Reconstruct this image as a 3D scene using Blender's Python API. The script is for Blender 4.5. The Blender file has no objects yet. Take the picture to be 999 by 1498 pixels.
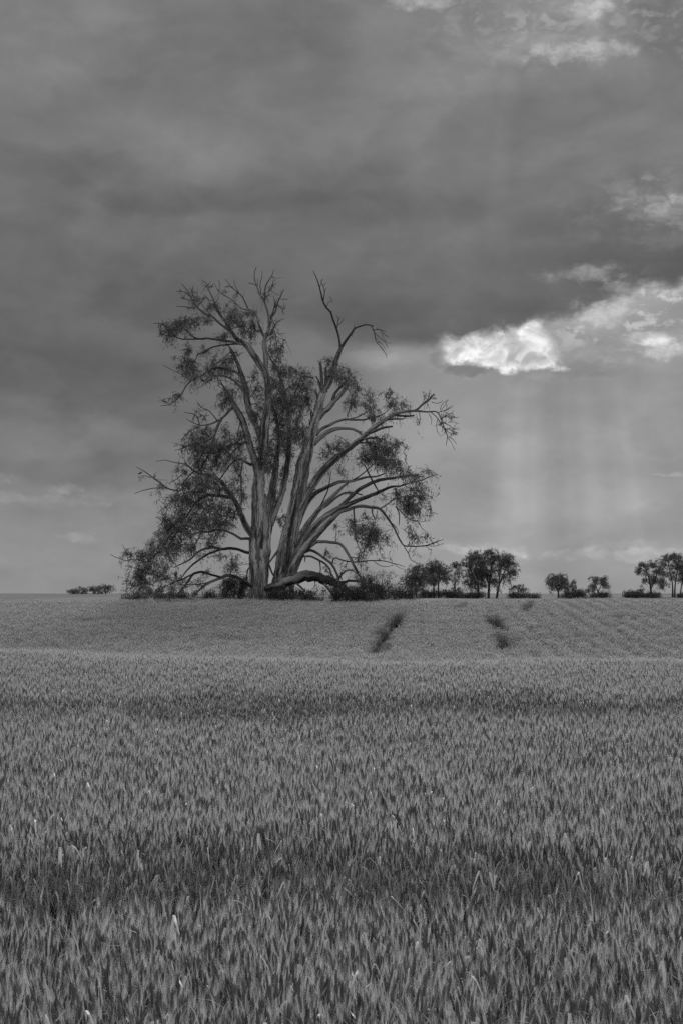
import bpy, math, random
import numpy as np
from mathutils import Vector, noise as mn

rng = np.random.default_rng(7)
random.seed(7)
S = bpy.context.scene
COL = S.collection

# ------------------------------------------------------------------ camera
F = 1498 * 50 / 36.0            # focal length in photo pixels (999 x 1498)
CZ = 2.5                        # eye height
PITCH = math.atan((868 - 749) / F)
cam = bpy.data.cameras.new('camera')
cam.sensor_fit = 'VERTICAL'; cam.sensor_height = 36; cam.sensor_width = 24
cam.lens = 50; cam.clip_end = 20000; cam.clip_start = 0.05
cam.dof.use_dof = True; cam.dof.focus_distance = 60; cam.dof.aperture_fstop = 13
co = bpy.data.objects.new('camera', cam); COL.objects.link(co)
co.location = (0, 0, CZ); co.rotation_euler = (math.pi / 2 + PITCH, 0, 0)
S.camera = co
CP, SP = math.cos(PITCH), math.sin(PITCH)


def at(px, py, D):
    """photo pixel -> world point at forward distance D (arrays allowed)"""
    u = (np.asarray(px, float) - 499.5) / F
    v = (749.0 - np.asarray(py, float)) / F
    dy = CP - v * SP
    t = np.asarray(D, float) / dy
    return np.stack([u * t, np.broadcast_to(np.asarray(D, float), t.shape) * np.ones_like(t), CZ + (SP + v * CP) * t], -1)


# ------------------------------------------------------------------ terrain
GY = [-60, -4, 0, 30, 36, 42, 48, 55, 62, 70, 80, 88, 95, 110, 140, 180, 300, 480, 700, 1200, 2500, 6000]
GZ = [0.05, 0.02, 0, 0.0, 0.0, -.22, -.62, -.85, -.68, -.16, .52, .98, 1.18, 1.36, 1.72, 2.05, 2.30, 2.47, 2.30, 1.0, -3, -10]
_gy = np.concatenate([np.arange(-60, 200, .5), np.arange(200, 6000, 10.)])
_gz = np.interp(_gy, GY, GZ)
n0 = 520
k = np.exp(-np.linspace(-2, 2, 17) ** 2); k /= k.sum()
_sm = np.convolve(np.pad(_gz[:n0], 8, mode='edge'), k, mode='valid')
_gz[8:n0 - 8] = _sm[8:n0 - 8]


def gz(x, y):
    x = np.asarray(x, float); y = np.asarray(y, float)
    sh = (3.2 * np.sin(x * .12 + .8) + 1.6 * np.sin(x * .31 + 2.) + .8 * np.sin(x * .83)) * np.clip((y - 26) / 6, 0, 1) * np.clip((58 - y) / 10, 0, 1)
    z = np.interp(y + sh, _gy, _gz)
    w = np.clip((y - 8) / 30, 0, 1) * np.clip((400 - y) / 100, 0.15, 1)
    return z + w * (0.05 * np.sin(x * .21 + 1.3 + y * .03) + .04 * np.sin(x * .09 - y * .05))


def ground_hit(px, py, h=0.8, start=50):
    Ds = np.arange(start, 140, .1)
    P = at(np.full_like(Ds, px), np.full_like(Ds, py), Ds)
    below = P[:, 2] < gz(P[:, 0], P[:, 1]) + h
    i = int(np.argmax(below)) if below.any() else len(Ds) - 1
    return P[i, 0], P[i, 1]


# ------------------------------------------------------------------ materials
def mat(name):
    m = bpy.data.materials.new(name); m.use_nodes = True
    nt = m.node_tree; nt.nodes.clear()
    out = nt.nodes.new('ShaderNodeOutputMaterial')
    return m, nt, out


def nd(nt, typ, **kw):
    n = nt.nodes.new(typ)
    for a, b in kw.items():
        if a == 'inp':
            for i, v in b.items():
                if hasattr(v, 'is_linked') or isinstance(v, bpy.types.NodeSocket):
                    nt.links.new(v, n.inputs[i])
                else:
                    n.inputs[i].default_value = v
        else:
            setattr(n, a, b)
    return n


def grey(v): return (v, v, v, 1)


def ramp(nt, fac, stops):
    r = nd(nt, 'ShaderNodeValToRGB', inp={0: fac})
    e = r.color_ramp.elements
    while len(e) < len(stops): e.new(0.5)
    for i, (p, v) in enumerate(stops):
        e[i].position = p; e[i].color = grey(v)
    return r.outputs[0]


def leaf_mat(name, lo, hi, trans=.35, rough=.5, spec=.3):
    m, nt, out = mat(name)
    a = nd(nt, 'ShaderNodeAttribute', attribute_name='tone')
    c = ramp(nt, a.outputs['Fac'], [(0, lo), (1, hi)])
    p = nd(nt, 'ShaderNodeBsdfPrincipled', inp={'Base Color': c, 'Roughness': rough, 'Specular IOR Level': spec})
    t = nd(nt, 'ShaderNodeBsdfTranslucent', inp={'Color': c})
    mx = nd(nt, 'ShaderNodeMixShader', inp={0: trans, 1: p.outputs[0], 2: t.outputs[0]})
    nt.links.new(mx.outputs[0], out.inputs[0])
    return m


def bark_mat(name, dark, mid, pale, scale=1.0):
    m, nt, out = mat(name)
    a = nd(nt, 'ShaderNodeAttribute', attribute_name='bark')
    mp = nd(nt, 'ShaderNodeMapping', inp={0: a.outputs['Vector'], 3: (1, 1, .10)})
    n1 = nd(nt, 'ShaderNodeTexNoise', inp={'Vector': mp.outputs[0], 'Scale': 2.6 * scale, 'Detail': 5, 'Roughness': .62, 'Distortion': .35})
    mp2 = nd(nt, 'ShaderNodeMapping', inp={0: a.outputs['Vector'], 3: (1, 1, .22)})
    n2 = nd(nt, 'ShaderNodeTexNoise', inp={'Vector': mp2.outputs[0], 'Scale': 9 * scale, 'Detail': 4, 'Roughness': .6})
    mx0 = nd(nt, 'ShaderNodeMath', operation='MULTIPLY_ADD', inp={0: n2.outputs[0], 1: .35, 2: n1.outputs[0]})
    mp3 = nd(nt, 'ShaderNodeMapping', inp={0: a.outputs['Vector'], 3: (1, 1, .07)})
    n3 = nd(nt, 'ShaderNodeTexNoise', inp={'Vector': mp3.outputs[0], 'Scale': 4.2 * scale, 'Detail': 3, 'Roughness': .5, 'Distortion': .5})
    gr = nd(nt, 'ShaderNodeMath', operation='ABSOLUTE', inp={0: nd(nt, 'ShaderNodeMath', operation='SUBTRACT', inp={0: n3.outputs[0], 1: .5}).outputs[0]})
    gv = nd(nt, 'ShaderNodeMapRange', inp={0: gr.outputs[0], 1: 0., 2: .035, 3: -.16, 4: 0.})
    mx = nd(nt, 'ShaderNodeMath', operation='ADD', inp={0: mx0.outputs[0], 1: gv.outputs[0]})
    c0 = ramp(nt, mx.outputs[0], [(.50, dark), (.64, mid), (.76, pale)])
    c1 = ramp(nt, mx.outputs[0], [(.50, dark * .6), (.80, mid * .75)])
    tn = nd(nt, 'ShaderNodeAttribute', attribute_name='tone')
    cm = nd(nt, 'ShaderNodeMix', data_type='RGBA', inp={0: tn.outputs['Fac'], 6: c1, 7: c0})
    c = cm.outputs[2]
    b = nd(nt, 'ShaderNodeBump', inp={'Strength': 1.0, 'Distance': .2, 'Height': mx.outputs[0]})
    p = nd(nt, 'ShaderNodeBsdfPrincipled', inp={'Base Color': c, 'Roughness': .8, 'Specular IOR Level': .2, 'Normal': b.outputs[0]})
    nt.links.new(p.outputs[0], out.inputs[0])
    return m


M_BARK = bark_mat('gum_bark', .05, .24, .60)
M_LOG = bark_mat('weathered_log', .03, .10, .36)
M_DEAD = bark_mat('dead_wood', .05, .10, .17)
M_TWIG = bark_mat('twig_bark', .05, .10, .16)
M_LEAF = leaf_mat('gum_leaf', .07, .27, .30, .55, .15)
M_FARLEAF = leaf_mat('far_gum_leaf', .06, .24, .3, .6, .1)
M_SHRUB = leaf_mat('shrub_leaf', .035, .10, .25)
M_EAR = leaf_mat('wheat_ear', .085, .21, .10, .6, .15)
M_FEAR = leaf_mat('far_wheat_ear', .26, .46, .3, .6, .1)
M_AWN = leaf_mat('wheat_awn', .62, .84, .48, .5, .25)
M_STALK = leaf_mat('wheat_stalk_leaf', .40, .68, .42, .42, .25)
M_PALE = leaf_mat('pale_wheat_leaf', .70, .92, .30, .45, .3)  # paler base colour that puts bright flecks on some kinked leaves
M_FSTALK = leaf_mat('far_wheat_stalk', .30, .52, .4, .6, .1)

m, nt, out = mat('field_soil')
tc = nd(nt, 'ShaderNodeTexCoord')
n1 = nd(nt, 'ShaderNodeTexNoise', inp={'Vector': tc.outputs['Object'], 'Scale': .05, 'Detail': 6})
n2 = nd(nt, 'ShaderNodeTexNoise', inp={'Vector': tc.outputs['Object'], 'Scale': 5.0, 'Detail': 6})
sx = nd(nt, 'ShaderNodeSeparateXYZ', inp={0: tc.outputs['Object']})
far = nd(nt, 'ShaderNodeMapRange', inp={0: sx.outputs[1], 1: 115., 2: 135., 3: 0., 4: 1.})
soil = ramp(nt, n2.outputs[0], [(.3, .05), (.7, .13)])
mixn = nd(nt, 'ShaderNodeMath', operation='MULTIPLY_ADD', inp={0: n2.outputs[0], 1: .5, 2: n1.outputs[0]})
crop = ramp(nt, mixn.outputs[0], [(.55, .13), (.95, .25)])
mx = nd(nt, 'ShaderNodeMix', data_type='RGBA', inp={0: far.outputs[0], 6: soil, 7: crop})
p = nd(nt, 'ShaderNodeBsdfPrincipled', inp={'Base Color': mx.outputs[2], 'Roughness': .95, 'Specular IOR Level': .1})
nt.links.new(p.outputs[0], out.inputs[0])
M_SOIL = m


# ------------------------------------------------------------------ mesh helpers
class MB:
    def __init__(s):
        s.V = []; s.Fq = []; s.Ft = []; s.n = 0; s.bark = []; s.tone = []; s.mq = []; s.mt = []

    def add(s, V, quads=None, tris=None, bark=None, tone=None, mi=0):
        V = np.asarray(V, float).reshape(-1, 3)
        s.V.append(V)
        s.bark.append(np.zeros_like(V) if bark is None else bark)
        s.tone.append(np.full(len(V), .5) if tone is None else np.broadcast_to(tone, (len(V),)))
        if quads is not None and len(quads):
            q = np.asarray(quads) + s.n; s.Fq.append(q); s.mq.append(np.full(len(q), mi))
        if tris is not None and len(tris):
            t = np.asarray(tris) + s.n; s.Ft.append(t); s.mt.append(np.full(len(t), mi))
        s.n += len(V)

    def mesh(s, name, mats, smooth=True):
        me = bpy.data.meshes.new(name)
        V = np.concatenate(s.V)
        q = np.concatenate(s.Fq) if s.Fq else np.zeros((0, 4), int)
        t = np.concatenate(s.Ft) if s.Ft else np.zeros((0, 3), int)
        loops = np.concatenate([q.ravel(), t.ravel()])
        tot = np.concatenate([np.full(len(q), 4), np.full(len(t), 3)])
        st = np.concatenate([[0], np.cumsum(tot)[:-1]])
        me.vertices.add(len(V)); me.vertices.foreach_set('co', V.ravel())
        me.loops.add(len(loops)); me.loops.foreach_set('vertex_index', loops.astype(np.int32))
        me.polygons.add(len(tot)); me.polygons.foreach_set('loop_start', st.astype(np.int32))
        me.polygons.foreach_set('loop_total', tot.astype(np.int32))
        mi = np.concatenate([np.concatenate(s.mq) if s.mq else np.zeros(0, int), np.concatenate(s.mt) if s.mt else np.zeros(0, int)])
        me.polygons.foreach_set('material_index', mi.astype(np.int32))
        me.polygons.foreach_set('use_smooth', np.full(len(tot), smooth))
        a = me.attributes.new('bark', 'FLOAT_VECTOR', 'POINT'); a.data.foreach_set('vector', np.concatenate(s.bark).ravel())
        a = me.attributes.new('tone', 'FLOAT', 'POINT'); a.data.foreach_set('value', np.concatenate(s.tone).ravel())
        for mm in mats: me.materials.append(mm)
        me.update(calc_edges=True); me.validate()
        return me

    def obj(s, name, mats, parent=None, smooth=True, origin=None):
        if origin is not None:
            s.V = [v - np.asarray(origin) for v in s.V]
        o = bpy.data.objects.new(name, s.mesh(name, mats, smooth)); COL.objects.link(o)
        if origin is not None and parent is None: o.location = origin
        if parent is not None: o.parent = parent
        return o


def tag(o, label, cat=None, group=None, kind=None):
    if label: o['label'] = label
    if cat: o['category'] = cat
    if group: o['group'] = group
    if kind: o['kind'] = kind
    return o


def empty(name, loc, label, cat, group=None):
    o = bpy.data.objects.new(name, None); COL.objects.link(o)
    o.location = [float(c) for c in loc]; o.empty_display_size = .5
    return tag(o, label, cat, group)


def tube(mb, P, R, sides=8, flute=0.0, mi=0, voff=0.0, tone=.5, seed=0.):
    P = np.asarray(P, float); R = np.asarray(R, float); K = len(P)
    T = np.gradient(P, axis=0); T /= np.linalg.norm(T, axis=1, keepdims=True) + 1e-9
    # parallel transport frame
    ref = np.array([0., 1., 0.]) if abs(T[0, 1]) < .9 else np.array([1., 0, 0])
    Nn = np.zeros_like(P); b = np.cross(T[0], ref); b /= np.linalg.norm(b); Nn[0] = b
    for i in range(1, K):
        v = Nn[i - 1] - T[i] * np.dot(Nn[i - 1], T[i]); Nn[i] = v / (np.linalg.norm(v) + 1e-9)
    B = np.cross(T, Nn)
    th = np.linspace(0, 2 * np.pi, sides, endpoint=False)
    L = np.concatenate([[0], np.cumsum(np.linalg.norm(np.diff(P, axis=0), axis=1))]) + voff
    rad = np.repeat(R[:, None], sides, 1)
    if flute > 0:
        for i in range(K):
            for j in range(sides):
                q = Vector((math.cos(th[j]) * 1.6 + seed, math.sin(th[j]) * 1.6, L[i] * .28))
                q2 = Vector((math.cos(th[j]) * 4 + seed, math.sin(th[j]) * 4, L[i] * .6))
                rad[i, j] *= 1 + flute * (mn.noise(q) * 1.1 + .45 * mn.noise(q2))
    V = P[:, None] + rad[..., None] * (np.cos(th)[None, :, None] * Nn[:, None] + np.sin(th)[None, :, None] * B[:, None])
    bk = np.stack([np.cos(th)[None] * np.maximum(R, .05)[:, None] + seed, np.sin(th)[None] * np.maximum(R, .05)[:, None], np.repeat(L[:, None], sides, 1)], -1)
    idx = np.arange(K * sides).reshape(K, sides)
    a = idx[:-1]; c = idx[1:]
    q = np.stack([a, np.roll(a, -1, 1), np.roll(c, -1, 1), c], -1).reshape(-1, 4)
    V = V.reshape(-1, 3); bk = bk.reshape(-1, 3)
    # caps
    V = np.vstack([V, P[0], P[-1]]); bk = np.vstack([bk, bk[0], bk[-1]])
    n = K * sides
    t0 = np.stack([np.full(sides, n), np.roll(idx[0], -1), idx[0]], -1)
    t1 = np.stack([np.full(sides, n + 1), idx[-1], np.roll(idx[-1], -1)], -1)
    if isinstance(tone, np.ndarray):
        tone = np.concatenate([np.repeat(tone, sides), tone[:1], tone[-1:]])
    mb.add(V, q, np.vstack([t0, t1]), bark=bk, tone=tone, mi=mi)


def catmull(P, step):
    P = np.asarray(P, float)
    if len(P) < 3:
        d = np.linalg.norm((P[-1] - P[0])[:3]); m_ = max(2, int(d / step) + 1)
        return P[0] + (P[-1] - P[0]) * np.linspace(0, 1, m_)[:, None]
    Q = np.vstack([2 * P[0] - P[1], P, 2 * P[-1] - P[-2]])
    o = []
    for i in range(1, len(Q) - 2):
        d = np.linalg.norm((Q[i + 1] - Q[i])[:3]); m_ = max(1, int(math.ceil(d / step)))
        t = np.linspace(0, 1, m_, endpoint=False)[:, None]
        a, b, c, e = Q[i - 1], Q[i], Q[i + 1], Q[i + 2]
        o.append(.5 * (2 * b + (c - a) * t + (2 * a - 5 * b + 4 * c - e) * t ** 2 + (3 * b - a - 3 * c + e) * t ** 3))
    o.append(P[-1:]); return np.vstack(o)


def leaves(mb, C, spread, n_each, L, W, droop=.8, tones=None, mi=0, strand=0.0, axis=None):
    """sprigs of narrow leaves round the points C; with strand > 0 they hang along short drooping sprays"""
    C = np.asarray(C, float); K = len(C)
    if K == 0: return
    N = K * n_each
    ctr = np.repeat(C, n_each, 0)
    sp = np.repeat(np.broadcast_to(spread, (K,)), n_each)
    off = rng.normal(size=(N, 3)); off /= np.linalg.norm(off, axis=1, keepdims=True); off *= (rng.random(N) ** .5 * sp)[:, None]
    if strand > 0:
        sd_ = rng.normal(0, .55, (K, 3)); sd_[:, 2] -= .75
        if axis is not None:
            o_ = C - axis; o_[:, 2] *= .2; sd_ += .55 * o_ / (np.linalg.norm(o_, axis=1, keepdims=True) + 1e-6)
        sd_ /= np.linalg.norm(sd_, axis=1, keepdims=True)
        u = rng.random(N) * strand * np.repeat(.5 + rng.random(K), n_each)
        off = off * .45 + np.repeat(sd_, n_each, 0) * u[:, None] + np.array([0, 0, -1.]) * (u ** 2)[:, None] * .25
        off -= np.repeat(sd_, n_each, 0) * strand * .3
    else:
        off[:, 2] -= sp * .25
    d = rng.normal(size=(N, 3)); d[:, 2] -= droop * 1.3; d /= np.linalg.norm(d, axis=1, keepdims=True)
    s = np.cross(d, rng.normal(size=(N, 3))); s /= np.linalg.norm(s, axis=1, keepdims=True) + 1e-9
    l = L * (.6 + .8 * rng.random(N)); w = W * (.7 + .6 * rng.random(N))
    b = ctr + off
    nrm = np.cross(d, s)
    V = np.stack([b, b + d * (l * .4)[:, None] + s * (w * .5)[:, None] + nrm * (w * .15)[:, None], b + d * l[:, None] + np.array([0, 0, -1]) * (l * .12)[:, None], b + d * (l * .4)[:, None] - s * (w * .5)[:, None] + nrm * (w * .15)[:, None]], 1)
    if tones is None: tones = rng.random(K)
    tn = np.clip(np.repeat(tones, n_each) + rng.normal(0, .18, N), 0, 1)
    mb.add(V.reshape(-1, 3), np.arange(N * 4).reshape(N, 4), tone=np.repeat(tn, 4), mi=mi)


# ------------------------------------------------------------------ ground
xs = np.unique(np.concatenate([np.linspace(-70, 70, 141), -np.geomspace(70, 5000, 30), np.geomspace(70, 5000, 30)]))
ys = np.unique(np.concatenate([np.arange(-60, 0, 6), np.arange(0, 130, 1.), np.arange(130, 400, 10.), np.geomspace(400, 6000, 40)]))
X, Y = np.meshgrid(xs, ys)
Z = gz(X, Y)
V = np.stack([X, Y, Z], -1).reshape(-1, 3)
idx = np.arange(len(V)).reshape(X.shape)
q = np.stack([idx[:-1, :-1], idx[:-1, 1:], idx[1:, 1:], idx[1:, :-1]], -1).reshape(-1, 4)
mb = MB(); mb.add(V, q)
tag(mb.obj('ground', [M_SOIL]), 'gently rolling farm soil running under the crop to the horizon', 'ground', kind='structure')


# ------------------------------------------------------------------ wheat
def wheat_clump(nst, rad, simple=False):
    mb = MB()
    for _ in range(nst):
        a = rng.random() * 6.28; r = rad * math.sqrt(rng.random())
        b = np.array([r * math.cos(a), r * math.sin(a), 0])
        h = rng.normal(.69, .06)
        lean = rng.normal(0, .075, 2) + np.array([-.01, 0])
        t = np.linspace(0, 1, 5)
        P = b + np.stack([lean[0] * h * t ** 1.8, lean[1] * h * t ** 1.8, h * t], -1)
        tn = np.clip(rng.normal(.45, .2), 0, 1)
        tube(mb, P, np.linspace(.0026, .0018, 5) * (1.5 if simple else 1), 3, mi=2, tone=tn)
        # ear
        ed = P[-1] - P[-2]; ed /= np.linalg.norm(ed); ed += np.array([rng.normal(0, .075), rng.normal(0, .075), 0]); ed /= np.linalg.norm(ed)
        el = rng.normal(.108, .014)
        nseg = 4 if simple else 8
        tt = np.linspace(0, 1, nseg)
        EP = P[-1] + ed * (tt * el)[:, None]
        prof = .0064 * np.interp(tt, [0, .15, .5, .85, 1], [.35, .9, 1, .8, .25])
        if not simple: prof = prof * (1 + .16 * (np.arange(nseg) % 2 * 2 - 1))
        et = np.clip(rng.normal(.45, .25), 0, 1)
        tube(mb, EP, prof * (1.15 if simple else 1), 4 if simple else 5, mi=0, tone=et)
        # awns
        na = 7 if simple else 17
        s0 = rng.random(na) if simple else .35 + .65 * rng.random(na)
        base = P[-1] + ed * (el * (.1 + .9 * s0))[:, None]
        d = ed + rng.normal(0, .13 if simple else .085, (na, 3)); d /= np.linalg.norm(d, axis=1, keepdims=True)
        ln = rng.normal(.085, .012, na)
        w = .00062 if not simple else .0030
        sd = np.cross(d, rng.normal(size=(na, 3))); sd /= np.linalg.norm(sd, axis=1, keepdims=True)
        V = np.stack([base - sd * w, base + sd * w, base + d * ln[:, None]], 1).reshape(-1, 3)
        mb.add(V, tris=np.arange(na * 3).reshape(na, 3), tone=np.clip(rng.normal(.5, .2), 0, 1), mi=1)
        # leaves
        for kq in range(2 if simple else 5):
            z0 = h * (rng.uniform(.45, .97) if kq else rng.uniform(.78, .96)); a = rng.random() * 6.28
            f = z0 / h
            p0 = b + np.array([lean[0] * h * f ** 1.8, lean[1] * h * f ** 1.8, z0])
            L = rng.uniform(.14, .28); hd = np.array([math.cos(a), math.sin(a), 0])
            kk = 5; t = np.linspace(0, 1, kk)
            pale_leaf = False
            if rng.random() < .36:      # kinked leaf
                pale_leaf = (not simple) and rng.random() < .30
                kp = rng.uniform(.25, .6)
                up = np.where(t < kp, t * .9, kp * .9 - (t - kp) * rng.uniform(.5, 1.0)); ou = np.where(t < kp, t * .25, kp * .25 + (t - kp) * .55)
            else:
                c0 = rng.uniform(.1, .5); up = t * 1.0 * (1 - c0 * t * 1.1); ou = t * (.12 + c0 * t)
            P2 = p0 + L * (up[:, None] * np.array([0, 0, 1]) + ou[:, None] * hd)
            sd = np.array([-math.sin(a), math.cos(a), 0]) + rng.normal(0, .15, 3)
            w = (rng.uniform(.0045, .008) if pale_leaf else rng.uniform(.0024, .0048) * (1.5 if simple else 1)) * np.array([.8, 1, .9, .6, .08])
            V = np.stack([P2 - sd * w[:, None], P2 + sd * w[:, None]], 1).reshape(-1, 3)
            i0 = np.arange(kk - 1) * 2
            mb.add(V, np.stack([i0, i0 + 1, i0 + 3, i0 + 2], -1), tone=np.clip(rng.normal(.45, .25), 0, 1), mi=3 if pale_leaf else 2)
    return mb


def clump_obj(mb, st):
    o = bpy.data.objects.new('wheat_plant', mb.mesh('wheat_plant', [M_EAR if st == M_STALK else M_FEAR, M_AWN, st, M_PALE]))
    return o


near_v = [clump_obj(wheat_clump(7, .13), M_STALK) for _ in range(22)]
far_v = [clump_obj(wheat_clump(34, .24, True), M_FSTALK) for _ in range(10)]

tracks = []
for pts, hw in (([(548, 956), (563, 925), (586, 899)], .52), ([(742, 950), (738, 938), (733, 930)], .52), ([(730, 921), (722, 908), (717, 902)], .52),
                ([(768, 893), (773, 885), (778, 879)], .45), ([(668, 890), (680, 884), (693, 879)], .40)):
    tracks.append((np.array([ground_hit(*p) for p in pts]), hw))


def seg_dist(x, y, pl):
    best = np.full(x.shape, 1e9)
    for a, b in zip(pl[:-1], pl[1:]):
        d = b - a; L2 = (d ** 2).sum() + 1e-9
        t = np.clip(((x - a[0]) * d[0] + (y - a[1]) * d[1]) / L2, 0, 1)
        best = np.minimum(best, np.hypot(x - a[0] - t * d[0], y - a[1] - t * d[1]))
    return best


def n2d(x, y, sc, seed):
    return np.array([mn.noise(Vector((float(a) * sc + seed, float(b) * sc, seed * 1.7))) for a, b in zip(x, y)])


def field_points(y0, y1, sp, marg):
    out = []
    for y in np.arange(y0, y1, sp):
        hw = .245 * y * 1.12 + marg
        x = np.arange(-hw, hw, sp)
        out.append(np.stack([x, np.full_like(x, y)], -1))
    P = np.concatenate(out)
    return P + rng.uniform(-.5, .5, P.shape) * sp


def crop_mod(P, near):
    x, y = P[:, 0], P[:, 1]
    keep = np.ones(len(P)); sc = np.ones(len(P))
    big = n2d(x, y, .35, 3.1); fine = n2d(x, y, 1.3, 9.2)
    sc *= 1 + .05 * big + .045 * fine
    if near:
        ly = 8.5 + .35 * n2d(x, y * 0, .5, 1.)
        w = .50 * (1 + 1.5 * n2d(x, y * 0, .9, 5.) + .5 * n2d(x, y * 0, 2.6, 15.))
        k1 = np.clip(1.5 * (1 - np.abs(y - ly) / np.maximum(w, .08)), 0, 1)
        ly2 = 21.6 + 1.6 * n2d(x, y * 0, .25, 2.) + .7 * n2d(x, y * 0, .9, 12.)
        w2 = 1.9 * (1 + 1.9 * n2d(x, y * 0, .35, 7.) + .5 * n2d(x, y * 0, 1.1, 17.))
        k2 = np.clip(2.4 * (1 - np.abs(y - ly2) / np.maximum(w2, .15)), 0, 1)
        g = np.clip(np.maximum(k1 * 1.6, k2), 0, 1) ** .8
        keep *= 1 - .60 * g; sc *= 1 - (.54 + .16 * fine) * g
        keep *= np.clip(1.0 + .9 * np.minimum(fine + .15, 0) + .5 * np.minimum(big, 0), .45, 1)
    else:
        row = np.sin(2 * np.pi * (x - .03 * y) / 1.05 + .6 * big)
        amp = np.clip((x / y - .02) / .12, .15, 1)
        sc *= 1 + .075 * row * amp
        keep *= 1 - .35 * amp * np.clip(-row, 0, 1)
        for pl, hw in tracks:
            d = seg_dist(x, y, pl) / (hw * (1 + .5 * fine))
            g = np.clip(3.2 * (1 - d ** 2), 0, 1)
            keep *= 1 - .93 * g; sc *= 1 - .6 * g
        g = np.clip((n2d(x, y, .22, 21.) - .42) * 4, 0, 1)
        sc *= 1 - .12 * g
    return keep, sc


EDGE = lambda x: 95.5 + .012 * x + .25 * np.sin(x * .5)
Pn = field_points(2.6, 41, .118, 4.5)
kn, sn = crop_mod(Pn, True)
s_ = rng.random(len(Pn)) < kn; Pn, sn = Pn[s_], sn[s_]
Pf = field_points(40.5, 97, .36, 10.0)
kf, sf = crop_mod(Pf, False)
s_ = (rng.random(len(Pf)) < kf) & (Pf[:, 1] < EDGE(Pf[:, 0])); Pf, sf = Pf[s_], sf[s_]
PP = np.vstack([Pn, Pf]); scl = np.concatenate([sn, sf])
isfar = np.concatenate([np.zeros(len(Pn), bool), np.ones(len(Pf), bool)])
W = np.column_stack([PP, gz(PP[:, 0], PP[:, 1]) - .005])
me = bpy.data.meshes.new('wheat_field'); me.vertices.add(len(W)); me.vertices.foreach_set('co', W.ravel())
rot = np.zeros((len(W), 3)); rot[:, 2] = rng.random(len(W)) * 6.283; rot[:, :2] = rng.normal(0, .045, (len(W), 2))
lx = n2d(PP[:, 0], PP[:, 1], .5, 31.); rot[:, 1] += 0
sv = np.stack([np.ones(len(W)), np.ones(len(W)), scl * rng.normal(1, .035, len(W))], -1)
a = me.attributes.new('rot', 'FLOAT_VECTOR', 'POINT'); a.data.foreach_set('vector', rot.ravel())
a = me.attributes.new('scl', 'FLOAT_VECTOR', 'POINT'); a.data.foreach_set('vector', sv.ravel())
a = me.attributes.new('far', 'BOOLEAN', 'POINT'); a.data.foreach_set('value', isfar)
a = me.attributes.new('pick', 'INT', 'POINT'); a.data.foreach_set('value', rng.integers(0, 1000, len(W)).astype(np.int32))
wf = bpy.data.objects.new('wheat_field', me); COL.objects.link(wf)
tag(wf, 'ripening crop of bearded wheat filling the foreground up to the trees', 'wheat', kind='stuff')
ng = bpy.data.node_groups.new('scatter_wheat', 'GeometryNodeTree')
ng.interface.new_socket('Geometry', in_out='INPUT', socket_type='NodeSocketGeometry')
ng.interface.new_socket('Geometry', in_out='OUTPUT', socket_type='NodeSocketGeometry')
gi = ng.nodes.new('NodeGroupInput'); go = ng.nodes.new('NodeGroupOutput')
jn = ng.nodes.new('GeometryNodeJoinGeometry')


def nattr(nm, typ):
    n = ng.nodes.new('GeometryNodeInputNamedAttribute'); n.data_type = typ; n.inputs[0].default_value = nm
    return n.outputs[0]


far_sel = nattr('far', 'BOOLEAN')
inv = ng.nodes.new('FunctionNodeBooleanMath'); inv.operation = 'NOT'; ng.links.new(far_sel, inv.inputs[0])
for vs, sel in ((near_v, inv.outputs[0]), (far_v, far_sel)):
    g2i = ng.nodes.new('GeometryNodeGeometryToInstance')
    for o in vs:
        oi = ng.nodes.new('GeometryNodeObjectInfo'); oi.inputs['Object'].default_value = o
        ng.links.new(oi.outputs['Geometry'], g2i.inputs[0])
    iop = ng.nodes.new('GeometryNodeInstanceOnPoints')
    ng.links.new(gi.outputs[0], iop.inputs['Points']); ng.links.new(sel, iop.inputs['Selection'])
    ng.links.new(g2i.outputs[0], iop.inputs['Instance']); iop.inputs['Pick Instance'].default_value = True
    ng.links.new(nattr('pick', 'INT'), iop.inputs['Instance Index'])
    ng.links.new(nattr('rot', 'FLOAT_VECTOR'), iop.inputs['Rotation'])
    ng.links.new(nattr('scl', 'FLOAT_VECTOR'), iop.inputs['Scale'])
    ng.links.new(iop.outputs[0], jn.inputs[0])
ng.links.new(jn.outputs[0], go.inputs[0])
md = wf.modifiers.new('scatter', 'NODES'); md.node_group = ng

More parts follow.
